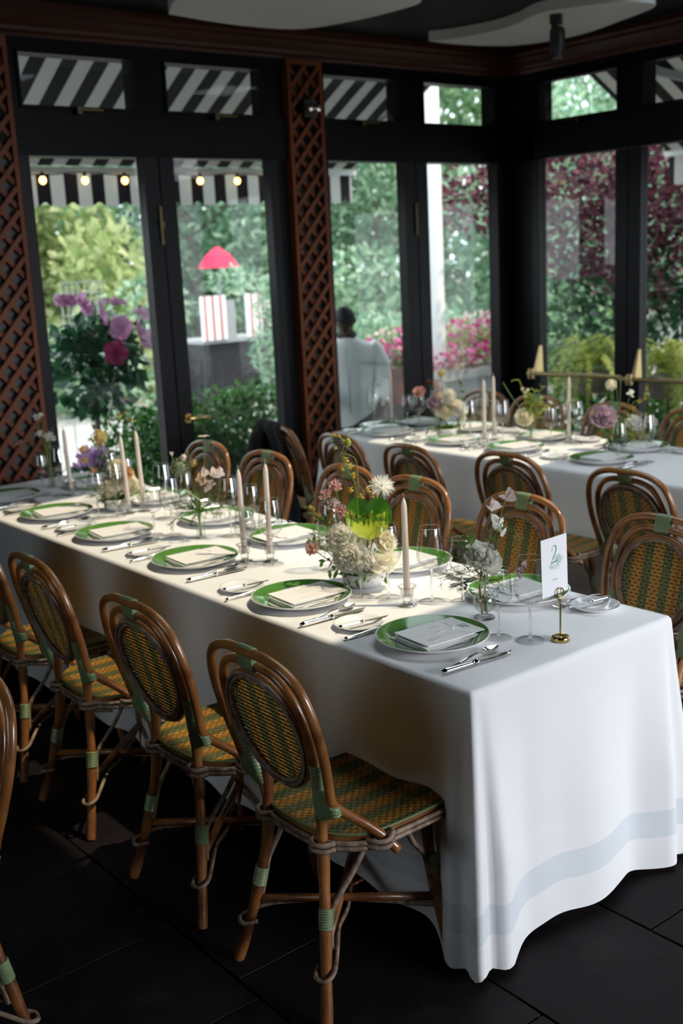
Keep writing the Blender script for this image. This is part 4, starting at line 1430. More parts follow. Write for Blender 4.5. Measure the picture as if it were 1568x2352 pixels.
# menu pocket with a scalloped embossed edge
def menu_card():
    t = root('menu_card')
    L, Wd, th = .150, .150, .0030
    top = []
    n = 40
    for i in range(n + 1):
        y = -Wd / 2 + Wd * i / n
        top.append((L - .085 + .010 * math.sin(y * 62) + .004 * math.sin(y * 150 + 1) - .012 * (1 - (y / (Wd / 2)) ** 2) * .3, y))
    poly = [(-.085, Wd / 2), (-.085, -Wd / 2)] + top
    k = len(poly)
    m = MB().add([(x, y, 0) for x, y in poly] + [(x, y, th) for x, y in poly],
                 [tuple(range(k - 1, -1, -1)), tuple(range(k, 2 * k))] + [(i, (i + 1) % k, k + (i + 1) % k, k + i) for i in range(k)])
    piece('pocket', m, 'card', t, smooth=False)
    piece('scalloped_edge', MB().tube([(x, y, th) for x, y in top], .0012, 6), 'card_white', t, smooth=True)
    g = random.Random(4)
    e = MB()
    for q in range(12):                           # embossed blossoms: low rings of petals
        cx, cy, rr = g.uniform(-.062, .035), g.uniform(-.055, .05), g.uniform(.010, .017)
        for p in range(5):
            a = 2 * math.pi * p / 5 + q
            e.tube([(cx + rr * .55 * math.cos(a) + rr * .45 * math.cos(b_), cy + rr * .55 * math.sin(a) + rr * .45 * math.sin(b_), th) for b_ in [2 * math.pi * z / 7 for z in range(7)]], .0007, 4, closed=True)
    piece('embossed_blossoms', e, 'card', t, smooth=True)
    return t
proto('menu', menu_card())
def place_card():
    t = root('place_card')
    th = .0014
    piece('card', MB().box(-.060, .060, -.073, .073, 0, th), 'card', t, smooth=False)
    return t
proto('place', place_card())

# silver
def handle(m, x0, x1, r0, r1, z=.006):
    pts, rs = [], []
    for i in range(9):
        t = i / 8
        pts.append((x0 + (x1 - x0) * t, 0, z)); rs.append(r0 + (r1 - r0) * t)
    rs[0] = r0 * .55
    m.tube(pts, rs, 16)
def knife(s=1.0):
    t = root('dinner_knife' if s == 1.0 else 'butter_knife')
    h = MB(); handle(h, -.120 * s, -.010 * s, .0085 * s, .0065 * s, .0085 * s)
    h.tube([(-.010 * s, 0, .0085 * s), (-.004 * s, 0, .0085 * s), (.002 * s, 0, .0085 * s)], [.0068 * s, .0088 * s, .006 * s], 16)
    piece('handle', h, 'silver', t, smooth=True)
    b = MB()
    prof = [(0, -.006, .006), (.02, -.008, .009), (.06, -.009, .010), (.095, -.008, .010), (.112, -.002, .009), (.120, .006, .008)]
    vs = []
    for x, a, c in prof:
        vs += [(x * s, a * s, .0075 * s), (x * s, (a + c) / 2 * s, .0100 * s), (x * s, c * s, .0080 * s), (x * s, (a + c) / 2 * s, .0062 * s)]
    fs = []
    for i in range(len(prof) - 1):
        for q in range(4):
            fs.append((i * 4 + q, i * 4 + (q + 1) % 4, (i + 1) * 4 + (q + 1) % 4, (i + 1) * 4 + q))
    b.add(vs, fs + [(20, 21, 22, 23)])
    piece('blade', b, 'silver', t, smooth='auto')
    return t
proto('knife', knife(1.0))
proto('butter', knife(.72))
def spoon():
    t = root('sauce_spoon')
    h = MB()
    h.tube(spline([(-.105, 0, .004), (-.06, 0, .006), (0, 0, .013), (.035, 0, .012), (.05, 0, .007)], 4), [.0052] * 4 + [.0042] * 4 + [.0028] * 6 + [.003] * 3, 8)
    piece('handle', h, 'silver', t, smooth=True)
    b = MB()
    nu, nv = 9, 7
    vs = []
    for i in range(nu):
        u = i / (nu - 1)
        wd = .0175 * math.sin(math.pi * min(.97, .06 + .9 * u)) ** .7
        for j in range(nv):
            v = j / (nv - 1) * 2 - 1
            vs.append((.046 + .060 * u, wd * v, .0095 - .0065 * (1 - v * v) * math.sin(math.pi * u) + .002 * u))
    b.add(vs, [(i * nv + j, (i + 1) * nv + j, (i + 1) * nv + j + 1, i * nv + j + 1) for i in range(nu - 1) for j in range(nv - 1)])
    piece('spoon_bowl', b, 'silver', t, smooth=True)
    return t
proto('spoon', spoon())
def fork():
    t = root('table_fork')
    h = MB()
    h.tube(spline([(-.11, 0, .004), (-.06, 0, .007), (0, 0, .012), (.03, 0, .008)], 4), [.0058] * 4 + [.0045] * 4 + [.0032] * 5, 8)
    piece('handle', h, 'silver', t, smooth=True)
    n = MB()
    n.add([(.026, -.005, .009), (.026, .005, .009), (.046, .012, .005), (.046, -.012, .005), (.026, -.005, .0075), (.026, .005, .0075), (.046, .012, .0035), (.046, -.012, .0035)],
          [(0, 1, 2, 3), (7, 6, 5, 4), (0, 4, 5, 1), (1, 5, 6, 2), (2, 6, 7, 3), (3, 7, 4, 0)])
    piece('neck', n, 'silver', t, smooth=False)
    for k in range(4):
        y = -.0105 + .007 * k
        piece('tine', MB().tube([(.044, y, .0043), (.068, y, .004), (.088, y, .009)], [.0022, .002, .0009], 6), 'silver', t, smooth=True)
    return t
proto('fork', fork())

# stemware: thin blown bowl, drawn stem, disc foot
def glass(key, name, h, rb, rim, zb, foot, sl):
    t = root(name)
    prof = []
    zw = zb + (h - zb) * .36
    for i in range(15):
        u = i / 14
        z = zb + (h - zb) * u
        if z < zw:
            f = (z - zb) / (zw - zb)
            r = .006 + (rb - .006) * math.sqrt(max(0, 1 - (1 - f) ** 2)) ** 1.15
        else:
            f = (z - zw) / (h - zw)
            r = rb - (rb - rim) * f ** 1.35
        prof.append((max(.004, r), z))
    piece('bowl', MB().lathe(prof, 36), 'wine_glass', t, smooth=True)
    piece('rim', MB().tube([(rim * math.cos(2 * math.pi * k / 36), rim * math.sin(2 * math.pi * k / 36), h) for k in range(36)], .0006, 5, closed=True), 'solid_glass', t, smooth=True)
    st = MB().lathe([(.001, .004), (.007, .005), (.0042, .016), (.0034, .03), (.0033, zb * .75), (.0042, zb * .9), (.0075, zb + .004), (.001, zb + .006)], 14)
    piece('stem', st, 'solid_glass', t, smooth=True)
    piece('foot', MB().lathe([(.001, .0058), (.008, .0050), (.020, .0028), (foot, .0014), (foot + .0006, .0008), (foot, .0002)], 36), 'wine_glass', t, smooth=True)
    return proto(key, t)
glass('big', 'wine_glass', .236, .0440, .0325, .103, .0385, 0)
glass('small', 'wine_glass', .200, .0385, .0295, .090, .0350, 0)

def candle(h, seed):
    t = root('taper_candle')
    n = 14
    prof = [(.001, 0), (.0108, 0)] + [(.0108 + (.0088 - .0108) * i / n, (h - .03) * i / n) for i in range(1, n + 1)] + [(.0080, h - .020), (.0058, h - .010), (.0030, h - .003), (.001, h - .001)]
    piece('wax_body', MB().lathe(prof, 18), 'wax', t, smooth=True)
    piece('wick', MB().tube([(0, 0, h - .004), (.0004, 0, h + .006), (-.0012, .0005, h + .014)], .0011, 5), 'wick', t)
    return t
proto('candle', candle(.290, 1))
hold = root('candle_holder')
piece('foot', MB().lathe([(.001, .010), (.010, .010), (.016, .006), (.027, .004), (.029, .002), (.028, 0), (.001, 0)], 28), 'solid_glass', hold, smooth='auto')
piece('stem', MB().lathe([(.001, .008), (.012, .009), (.016, .016), (.012, .022), (.018, .028), (.001, .028)], 24), 'solid_glass', hold, smooth=True)
piece('cup', MB().lathe([(.012, .026), (.021, .034), (.0205, .048), (.025, .056), (.030, .061), (.0285, .063), (.0215, .056), (.0165, .047), (.0155, .036), (.008, .030)], 28), 'wine_glass', hold, smooth=True)
proto('holder', hold)

# ------------------------------------------------------------------ flowers
def petal(m, M, L, w, cup=.3, ruffle=0.0, nu=4, nv=4, seed=0, tip=.85, curl=0.0):
    g = random.Random(seed)
    ph = g.uniform(0, 6)
    vs = []
    for i in range(nu + 1):
        u = i / nu
        wd = w * math.sin(math.pi * (.10 + tip * u * .62)) if tip < 1 else w * math.sin(math.pi * min(.98, .05 + .93 * u))
        for j in range(nv + 1):
            v = j / nv * 2 - 1
            p = Vector((wd * v * .5, -cup * L * (u * u) - .25 * w * cup * v * v + curl * L * u ** 3, L * u))
            if ruffle:
                p.y += ruffle * L * u * math.sin(v * 5 + ph + u * 3)
                p.z += ruffle * L * .6 * u * math.sin(v * 7 + ph)
            vs.append(M @ p)
    m.add(vs, [(i * (nv + 1) + j, i * (nv + 1) + j + 1, (i + 1) * (nv + 1) + j + 1, (i + 1) * (nv + 1) + j) for i in range(nu) for j in range(nv)])

def oriented(c, d, roll=0):
    return Matrix.Translation(Vector(c)) @ frame_to(d, roll).to_4x4()

def peony(r, seed, layers=5):
    """ruffled full blossom: rings of cupped petals, opening outwards"""
    m = MB()
    g = random.Random(seed)
    for l in range(layers):
        f = l / (layers - 1)
        n = 5 + l * 2
        for k in range(n):
            a = 2 * math.pi * (k + g.uniform(-.25, .25)) / n + l
            el = R(86 - 74 * f + g.uniform(-8, 8))
            d = Vector((math.cos(a) * math.cos(el), math.sin(a) * math.cos(el), math.sin(el)))
            side = Vector((-math.sin(a), math.cos(a), 0))
            up = d.cross(side)
            M = Matrix((side, -up * -1, d)).transposed().to_4x4()
            M.translation = Vector((math.cos(a), math.sin(a), 0)) * r * .10 * f + Vector((0, 0, -r * .35 * f))
            petal(m, M, r * (.78 + .22 * f) * g.uniform(.85, 1.1), r * (.62 + .40 * f), cup=-.28 + .1 * f, ruffle=.10, seed=seed * 100 + l * 20 + k)
    m.ball((0, 0, -r * .08), r * .52, 12, 8)
    return m
def mum(r, seed):
    m = MB()
    g = random.Random(seed)
    for k in range(150):
        z = g.uniform(-.35, 1)
        a = g.uniform(0, 6.283)
        q = math.sqrt(max(0, 1 - z * z))
        d = Vector((q * math.cos(a), q * math.sin(a), z))
        s = d.orthogonal().normalized()
        s.rotate(Matrix.Rotation(g.uniform(0, 6.28), 3, d))
        L = r * g.uniform(.8, 1.08) * (1 - .25 * max(0, z))
        bend = Vector((0, 0, -.10 if z < .4 else .05)) * L
        w = s * r * .045
        p0, p1, p2 = d * r * .15, d * L * .62 + bend * .3, d * L + bend
        m.add([p0 - w * .6, p0 + w * .6, p1 + w, p1 - w, p2 + w * .35, p2 - w * .35], [(0, 1, 2, 3), (3, 2, 4, 5)])
    m.ball((0, 0, 0), r * .25, 8, 5)
    return m
def pompon(r, seed, n=190, size=.2):
    """round head of many tiny four-petalled florets"""
    m = MB()
    g = random.Random(seed)
    for k in range(n):
        d = Vector((g.gauss(0, 1), g.gauss(0, 1), g.gauss(0, 1))).normalized()
        s = d.orthogonal().normalized()
        s.rotate(Matrix.Rotation(g.uniform(0, 6.28), 3, d))
        u = d.cross(s)
        c = d * r * g.uniform(.82, 1.0)
        z = r * size
        m.add([c - d * z * .5, c + s * z * .5 + d * z * .15, c + d * z * .05 + (s + u) * z * .22, c + u * z * .5 + d * z * .15, c - s * z * .5 + d * z * .15, c - u * z * .5 + d * z * .15],
              [(0, 1, 2, 3), (0, 3, 4), (0, 4, 5), (0, 5, 1)])
    m.ball((0, 0, 0), r * .62, 10, 6)
    return m
def sweet_pea(r, seed):
    m = MB()
    g = random.Random(seed)
    for k, (a, L, w) in enumerate(((0.5, 1.0, 1.15), (-.55, .95, 1.0), (2.6, .62, .6), (3.4, .6, .6))):
        d = Vector((math.cos(a) * .75, math.sin(a) * .6, .75)).normalized()
        M = oriented((0, 0, 0), d, g.uniform(0, 3))
        petal(m, M, r * L, r * w, cup=.12, ruffle=.12, seed=seed * 7 + k)
    return m
def rosette(r, seed, n=12):
    """small carnation-like blossom"""
    m = MB()
    g = random.Random(seed)
    for k in range(n):
        a = 2 * math.pi * k / n * 2.4
        el = R(80 - 60 * (k / n) + g.uniform(-8, 8))
        d = Vector((math.cos(a) * math.cos(el), math.sin(a) * math.cos(el), math.sin(el)))
        petal(m, oriented((0, 0, -r * .3), d, g.uniform(0, 6)), r * 1.1, r * .85, cup=.15, ruffle=.16, seed=seed * 31 + k)
    return m
def leafy(pts, r, n, L, w, seed, leaf_from=.25):
    """stem and its leaves as two pieces: returns (stem mesh, leaf mesh)"""
    g = random.Random(seed)
    sp = spline(pts, 6)
    st = MB().tube(sp, [r * (1 - .6 * i / len(sp)) for i in range(len(sp))], 6)
    lf = MB()
    for k in range(n):
        t = leaf_from + (1 - leaf_from) * (k + .5) / n
        i = min(len(sp) - 2, int(t * (len(sp) - 1)))
        d = (sp[i + 1] - sp[i]).normalized()
        s = d.orthogonal().normalized()
        s.rotate(Matrix.Rotation(k * 2.4 + g.uniform(-.4, .4), 3, d))
        dd = (d * g.uniform(.2, .7) + s).normalized()
        petal(lf, oriented(sp[i], dd, g.uniform(0, 6)), L * g.uniform(.7, 1.15), w, cup=.15, nu=3, nv=2, seed=k, tip=1.2)
    return st, lf
def fennel(base, tips, seed, r=.0008, n=7):
    """feathery sprig: hair-thin branching threads"""
    g = random.Random(seed)
    m = MB()
    for tp in tips:
        b, t = Vector(base), Vector(tp)
        mid = b.lerp(t, .5) + Vector((g.uniform(-.015, .015), g.uniform(-.015, .015), .02))
        sp = spline([b, mid, t], 6)
        m.tube(sp, r * 1.4, 4, caps=False)
        for k in range(n):
            i = g.randrange(3, len(sp) - 1)
            d = (sp[i + 1] - sp[i]).normalized()
            o = Vector((g.gauss(0, 1), g.gauss(0, 1), g.gauss(0, .7) + .2)).normalized()
            q = sp[i] + (d * .7 + o * .8).normalized() * g.uniform(.025, .055)
            q1 = sp[i].lerp(q, .5) + o * .004
            m.tube([sp[i], q1, q], r, 3, caps=False)
            for z in range(2):
                o2 = Vector((g.gauss(0, 1), g.gauss(0, 1), g.gauss(0, 1))).normalized()
                m.tube([q1, q1 + (d + o2).normalized() * g.uniform(.015, .03)], r * .9, 3, caps=False)
    return m

def put_flower(t, name, mb, mat, c, d=(0, 0, 1), label=None):
    o = piece(name, mb, mat, t, smooth=True, label=label)
    o.matrix_basis = oriented(c, d)
    return o
def stem(t, pts, r=.0022, mat='stem_green', name='stem'):
    return piece(name, MB().tube(spline(pts, 5), r, 6), mat, t, smooth=True)

def bowl_part(t, r=.076, h=.052):
    piece('bowl', MB().lathe([(.001, .006), (r * .55, .006), (r * .85, .022), (r * .97, h), (r, h), (r * .90, .018), (r * .60, .001), (r * .5, 0), (.001, 0)], 36), 'bowl_white', t, smooth=True, label='white bowl')
    piece('moss', leaf_cloud([(0, 0, h * .8, r * .85, r * .85, .014)], 160, .03, 5, .6), 'leaf_green', t, smooth=False, kind='stuff')

TOCAM = Vector((-.72, -.62, .32)).normalized()     # the side of an arrangement that its taller stems lean away from

# main centrepiece of the numbered table
def centrepiece_main(loc):
    t = root('flower_arrangement', loc)
    bowl_part(t)
    put_flower(t, 'peony', peony(.050, 1), 'petal_white', (-.072, .02, .172), (-.5, -.5, .75))
    put_flower(t, 'peony', peony(.050, 2), 'petal_white', (-.070, -.018, .112), (-.75, -.55, .3))
    put_flower(t, 'peony', peony(.046, 3), 'petal_white', (-.028, -.058, .090), (-.4, -.85, .25))
    put_flower(t, 'peony', peony(.048, 4), 'petal_cream', (.066, -.030, .140), (.3, -.8, .5))
    put_flower(t, 'peony', peony(.040, 5), 'petal_cream', (.03, .05, .13), (.3, .6, .6))
    r_ = MB()
    for k, (a, L) in enumerate(((-2.0, .085), (-1.5, .080), (-1.1, .075), (-1.8, .065), (-1.3, .06))):
        petal(r_, oriented((.018, -.050, .108), (math.cos(a) * .8, math.sin(a) * .8, -.62 + .14 * k)), L, .075, cup=-.2, ruffle=.08, seed=k, nu=6)
    piece('drooping_rose', r_, 'petal_cream', t, smooth=True)
    # anthurium leaf, variegated, with its spadix
    a = MB()
    nu, nv = 14, 14
    vs, uv = [], []
    Mx = oriented((.020, -.014, .225), (-.55, -.60, .45))
    for i in range(nu + 1):
        for j in range(nv + 1):
            rr, th = i / nu, 2 * math.pi * j / nv
            R0 = .072 * (1 + .10 * math.cos(th) - .45 * math.exp(-((min(th, 2 * math.pi - th) / .30) ** 2)) + .12 * math.exp(-(((th - math.pi) / .5) ** 2)))
            x, y = rr * R0 * math.sin(th) * 1.06, rr * R0 * math.cos(th) * -1.05
            vs.append(Mx @ Vector((x, -y, .012 * rr * rr + .004 * math.cos(3 * th) * rr)))
            uv.append((rr * math.sin(th) * 2, .62 - .55 * (-math.cos(th)) * rr if False else .40 + .38 * rr * math.cos(th) * -1 + .10 * math.cos(5 * th)))
    fs = [(i * (nv + 1) + j, (i + 1) * (nv + 1) + j, (i + 1) * (nv + 1) + j + 1, i * (nv + 1) + j + 1) for i in range(nu) for j in range(nv)]
    a.add(vs, fs); a.uv = uv
    piece('anthurium_leaf', a, 'anthurium', t, smooth=True, label='broad green and yellow heart-shaped leaf')
    sp = MB().tube([Mx @ Vector((0, 0, .004)), Mx @ Vector((.006, .008, .018)), Mx @ Vector((.014, .016, .026))], [.0042, .0046, .002], 8)
    piece('spadix', sp, 'leaf_lime', t, smooth=True)
    stem(t, [(.02, .0, .05), (.03, .01, .15), (.022, -.01, .222)], .003)
    put_flower(t, 'chrysanthemum', mum(.046, 5), 'petal_white', (.067, -.028, .324), (-.35, -.45, .75), 'spiky white chrysanthemum')
    stem(t, [(.02, 0, .05), (.05, -.01, .2), (.067, -.028, .30)], .0026)
    for k, (c, r) in enumerate((((-.063, .05, .333), .026), ((-.086, .068, .306), .022), ((-.069, .055, .271), .026), ((-.052, .040, .250), .024), ((-.150, .068, .142), .026))):
        put_flower(t, 'carnation', rosette(r, 20 + k), 'petal_pink' if k != 2 else 'petal_blush', c, (-.5, -.4, .7) if k < 4 else (-.8, -.1, .3))
        stem(t, [(-.02, .02, .05), (c[0] * .6, c[1] * .6, c[2] * .6), c], .0016, 'stem_brown' if k > 1 else 'stem_green')
    stem(t, [(-.01, .0, .2), (-.04, .03, .262), (-.066, .05, .276), (-.08, .062, .272)], .0018, 'stem_brown', 'twig')
    # yellow orchid spray
    stem(t, [(-.008, .006, .05), (-.008, .006, .286), (-.014, .011, .35), (-.034, .027, .40), (-.040, .032, .44), (-.032, .026, .476), (-.052, .041, .497), (-.066, .05, .49), (-.064, .05, .478)], .0013, 'leaf_lime', 'orchid_stem')
    stem(t, [(-.004, .004, .29), (-.003, .003, .37), (-.008, .006, .42), (-.03, .024, .437), (-.044, .035, .441), (-.044, .035, .432), (-.036, .03, .432), (-.026, .02, .46)], .0012, 'leaf_lime', 'tendril')
    of = MB()
    for k, c in enumerate([(-.034, .027, .479), (-.056, .044, .46), (-.030, .024, .421), (-.041, .033, .395), (-.014, .011, .369), (-.022, .018, .40), (-.023, .018, .323), (.004, -.003, .300), (.021, -.016, .320), (.036, -.02, .30), (-.058, .045, .503), (-.045, .036, .498)]):
        for q in range(5):
            an = 6.28 * q / 5 + k
            petal(of, oriented(c, (math.cos(an) * .62 - .35, -math.cos(an) * .5 - .35, math.sin(an))), .0135 if k not in (0, 1, 10, 11) else .008, .010 if k not in (0, 1, 10, 11) else .007, cup=.2, nu=2, nv=2, seed=k * 5 + q, tip=1.2)
    piece('orchid_florets', of, 'petal_yellow', t, smooth=True, kind='stuff')
    put_flower(t, 'bud', MB().ball((0, 0, 0), .010, 8, 6, 1.5), 'leaf_lime', (-.024, .019, .474))
    yf = MB()
    for k, c in enumerate([(-.126, .1, .272), (-.118, .094, .266), (-.114, .09, .25), (-.105, .085, .245), (-.082, .065, .219), (-.075, .05, .21), (-.12, .09, .235), (-.09, .06, .20)]):
        for q in range(4):
            petal(yf, oriented(c, (math.cos(q * 1.6 + k) * .6 - .3, -math.cos(q * 1.6 + k) * .5 - .3, math.sin(q * 1.6 + k))), .009, .008, cup=.2, nu=2, nv=2, tip=1.2)
    piece('yellow_florets', yf, 'petal_yellow', t, smooth=True, kind='stuff')
    piece('fennel', fennel((-.02, .01, .06), [(-.13, .10, .27), (-.12, .085, .245), (-.09, .07, .22), (-.15, .06, .20), (-.16, .03, .16), (-.10, -.03, .20), (-.13, .09, .18), (.05, -.06, .22)], 3), 'stem_green', t, smooth=False, kind='stuff')
    for k, pts in enumerate(([(-.02, 0, .05), (-.09, .01, .10), (-.150, .03, .106)], [(-.02, -.01, .05), (-.09, -.01, .075), (-.145, .0, .078)], [(0, -.03, .05), (-.04, -.08, .07), (-.10, -.07, .045)], [(-.03, .03, .05), (-.10, .08, .13), (-.140, .105, .168)])):
        st_, lf_ = leafy(pts, .0018, 9, .030, .013, 60 + k)
        s_ = piece('sprig', st_, 'stem_brown' if k == 3 else 'stem_green', t, smooth=True)
        piece('leaves', lf_, 'leaf_green' if k < 3 else 'leaf_lime', s_, smooth=True, kind='stuff')
    return t

def small_vase(t, kind=0):
    if kind == 0:                                 # footed bulb vase
        piece('vase', MB().lathe([(.001, .004), (.030, .004), (.031, .002), (.030, 0), (.001, 0)], 28).lathe([(.006, .006), (.010, .014), (.028, .030), (.033, .050), (.028, .068), (.014, .085), (.012, .100), (.020, .122)], 28), 'wine_glass', t, smooth=True, label='clear glass bulb vase')
        piece('water', MB().lathe([(.001, .014), (.010, .016), (.027, .031), (.0315, .050), (.027, .066), (.001, .066)], 24), 'water', t, smooth=True)
    else:                                         # flared tube vase
        piece('vase', MB().lathe([(.001, .003), (.018, .003), (.019, 0), (.018, 0)], 24).lathe([(.016, .003), (.017, .03), (.021, .075), (.032, .105)], 28), 'wine_glass', t, smooth=True, label='clear glass flared vase')
        piece('water', MB().lathe([(.001, .004), (.0155, .004), (.0165, .03), (.019, .06), (.001, .06)], 20), 'water', t, smooth=True)

def vase_pea(loc):
    """bud vase near the number card: white sweet peas, a white dahlia, purple stocks, fennel"""
    t = root('bud_vase', loc)
    small_vase(t, 0)
    for k, (c, r) in enumerate((((.051, -.041, .352), .034), ((.019, -.015, .320), .034), ((.028, -.022, .272), .036), ((.042, -.030, .246), .030), ((.035, -.02, .258), .03))):
        put_flower(t, 'sweet_pea', sweet_pea(r, 70 + k), 'petal_blush' if k < 2 else 'petal_white', c, (-.2 + .2 * k, -.4, .8))
    stem(t, [(.002, 0, .02), (.004, -.003, .10), (.03, -.022, .25), (.051, -.041, .35)], .0016)
    stem(t, [(.0, .002, .02), (.002, 0, .10), (.014, -.01, .22), (.019, -.015, .32)], .0016)
    put_flower(t, 'dahlia', peony(.040, 11), 'petal_white', (-.010, .008, .190), (-.6, -.5, .5))
    put_flower(t, 'dahlia', peony(.036, 12), 'petal_white', (.014, -.012, .168), (-.3, -.8, .4))
    for k, c in enumerate(((.090, -.072, .154), (.084, -.066, .140), (.078, -.062, .124), (.017, -.013, .214))):
        put_flower(t, 'stock_blossom', rosette(.012, 80 + k, 7), 'petal_mauve', c, (.2, -.5, .6))
    stem(t, [(.0, 0, .02), (.004, -.003, .10), (.04, -.034, .12), (.090, -.072, .158)], .002, 'stem_brown', 'twig')
    stem(t, [(-.006, .004, .015), (-.01, .008, .10), (-.002, .0, .16)], .0032, 'stem_brown', 'twig')
    stem(t, [(.004, -.006, .015), (.003, 0, .12), (.0, .0, .17)], .0028)
    stem(t, [(.008, .0, .015), (.004, .0, .12), (.01, -.008, .17)], .0028)
    piece('fennel', fennel((.0, 0, .11), [(-.105, .083, .125), (-.085, .065, .195), (-.06, .04, .10), (.03, -.05, .085), (.10, -.078, .235), (.07, -.03, .25), (-.05, .05, .22), (.03, -.05, .29), (-.07, -.02, .14), (.05, .03, .22)], 9, .0007, 8), 'stem_green', t, smooth=False, kind='stuff')
    st_, lf_ = leafy([(0, 0, .12), (-.02, .016, .2), (-.040, .032, .245)], .0016, 9, .034, .014, 91)
    s_ = piece('sprig', st_, 'stem_brown', t, smooth=True)
    piece('leaves', lf_, 'leaf_green', s_, smooth=True, kind='stuff')
    return t

def vase_allium(loc):
    t = root('bud_vase', loc)
    small_vase(t, 1)
    put_flower(t, 'allium', pompon(.040, 3), 'leaf_grey', (-.050, .040, .286), label='grey-green allium ball')
    stem(t, [(0, 0, .01), (-.004, .003, .10), (-.03, .024, .2), (-.050, .040, .28)], .0022)
    put_flower(t, 'bud', MB().ball((0, 0, 0), .012, 10, 6), 'petal_blush', (-.035, .028, .325))
    for k, (c, dd) in enumerate((((.031, -.024, .402), (0, 0, 1)), ((-.070, .055, .332), (0, 0, 1)))):
        m = MB()
        for q in range(5):
            a_ = 6.28 * q / 5
            petal(m, oriented((0, 0, 0), (math.cos(a_) * (1 if k == 0 else .3), math.sin(a_) * (1 if k == 0 else .3), .25 if k == 0 else 1)), .026 if k == 0 else .018, .02 if k == 0 else .012, cup=.15, nu=3, nv=2, tip=1.1, seed=q)
        put_flower(t, 'carnation' if k == 0 else 'bud', m, 'petal_blush', c, dd)
        stem(t, [(0, 0, .02), (c[0] * .1, c[1] * .1, .12), (c[0] * .8, c[1] * .8, c[2] * .7), c], .0016)
    stem(t, [(0, 0, .02), (-.01, .01, .15), (-.022, .018, .36)], .0016)
    for k, c in enumerate(((.060, -.046, .250), (.048, -.036, .245), (.003, -.003, .225), (.010, -.010, .212), (.021, -.016, .186), (.032, -.024, .20), (.014, -.012, .25))):
        put_flower(t, 'sweet_pea', sweet_pea(.034, 30 + k), 'petal_blush' if k < 2 else ('petal_peach' if k == 2 else 'petal_blush'), c, (.3, -.5, .6))
    put_flower(t, 'leaf', (lambda m: (petal(m, oriented((0, 0, 0), (-.5, .3, -.35)), .075, .085, cup=.1, nu=6, nv=6), m)[1])(MB()), 'leaf_grey', (-.04, .032, .20), label='broad pale leaf')
    for k in range(6):
        stem(t, [(.004 * (k % 3 - 1), .004 * (k % 2), .008), (.003 * (k - 3), .002 * k, .11), (.006 * (k - 3), -.004 * (k - 3), .19)], .0024)
    put_flower(t, 'yellow_cluster', pompon(.016, 8, 60, .5), 'petal_butter', (-.008, .006, .302))
    piece('fennel', fennel((0, 0, .10), [(-.085, .065, .07), (-.075, .055, .12), (.07, -.05, .08), (.065, -.045, .13), (-.05, .0, .06), (.04, -.07, .09), (.09, -.06, .16), (-.02, -.05, .10), (.02, .05, .12), (-.06, -.01, .14), (.08, -.07, .19)], 13, .0009, 9), 'leaf_green', t, smooth=False, kind='stuff')
    return t

def bowl_cream(loc):
    t = root('flower_arrangement', loc)
    bowl_part(t, .062, .055)
    put_flower(t, 'hydrangea', pompon(.056, 21, 170, .36), 'petal_cream', (-.020, .014, .100), label='cream hydrangea head')
    put_flower(t, 'hydrangea', pompon(.046, 22, 150, .38), 'petal_cream', (.050, -.035, .110))
    put_flower(t, 'peony', peony(.044, 23), 'petal_cream', (.015, -.012, .195), (-.4, -.5, .7))
    put_flower(t, 'peony', peony(.036, 24), 'petal_peach', (.045, -.03, .165), (.2, -.6, .6))
    put_flower(t, 'yarrow', pompon(.038, 25, 170, .22), 'petal_butter', (-.039, .031, .328), label='mustard yellow flower ball')
    stem(t, [(0, 0, .05), (-.02, .016, .2), (-.039, .031, .31)], .0022)
    for k, c in enumerate(((-.099, .079, .224), (-.097, .077, .277), (-.07, .055, .18))):
        put_flower(t, 'ranunculus', rosette(.022, 40 + k, 9), 'petal_peach', c, (-.5, -.2, .7))
        stem(t, [(0, 0, .05), (c[0] * .5, c[1] * .5, c[2] * .6), c], .0016)
    put_flower(t, 'leaf', (lambda m: (petal(m, oriented((0, 0, 0), (-.2, .1, 1)), .07, .06, cup=.1, nu=6, nv=6), m)[1])(MB()), 'leaf_grey', (-.05, .04, .19))
    stem(t, [(-.01, .01, .06), (-.024, .019, .30), (-.006, .005, .385), (.03, -.024, .428), (.077, -.061, .43)], .0013, 'stem_brown', 'orchid_stem')
    of = MB()
    for k in range(14):
        f = k / 13
        c = Vector((.03, -.024, .428)).lerp(Vector((.095, -.075, .405)), f) + Vector((random.Random(k).uniform(-.012, .012), 0, random.Random(k + 50).uniform(-.02, .008)))
        petal(of, oriented(c, (math.sin(k), math.cos(k), -.5 + .2 * (k % 4))), .022, .008, cup=.1, nu=2, nv=2, tip=1.2)
    piece('orchid_florets', of, 'petal_yellow', t, smooth=True, kind='stuff')
    for k, pts in enumerate(([(0, 0, .08), (.03, -.02, .2), (.055, -.044, .265)], [(0, 0, .08), (-.01, .01, .2), (-.004, .0, .27)], [(.03, -.02, .07), (.07, -.055, .11), (.085, -.068, .06)], [(.02, 0, .06), (.06, -.03, .09), (.10, -.06, .10)])):
        st_, lf_ = leafy(pts, .0016, 10, .028, .012, 160 + k)
        s_ = piece('sprig', st_, 'stem_green', t, smooth=True)
        piece('leaves', lf_, 'leaf_lime' if k > 1 else 'leaf_green', s_, smooth=True, kind='stuff')
    put_flower(t, 'yellow_cluster', pompon(.020, 26, 60, .5), 'petal_yellow', (.02, -.016, .155))
    piece('fennel', fennel((-.02, .01, .06), [(-.10, .06, .06), (-.09, .04, .10), (-.08, .02, .05), (-.11, .08, .10)], 17, .0009, 8), 'leaf_green', t, smooth=False, kind='stuff')
    return t

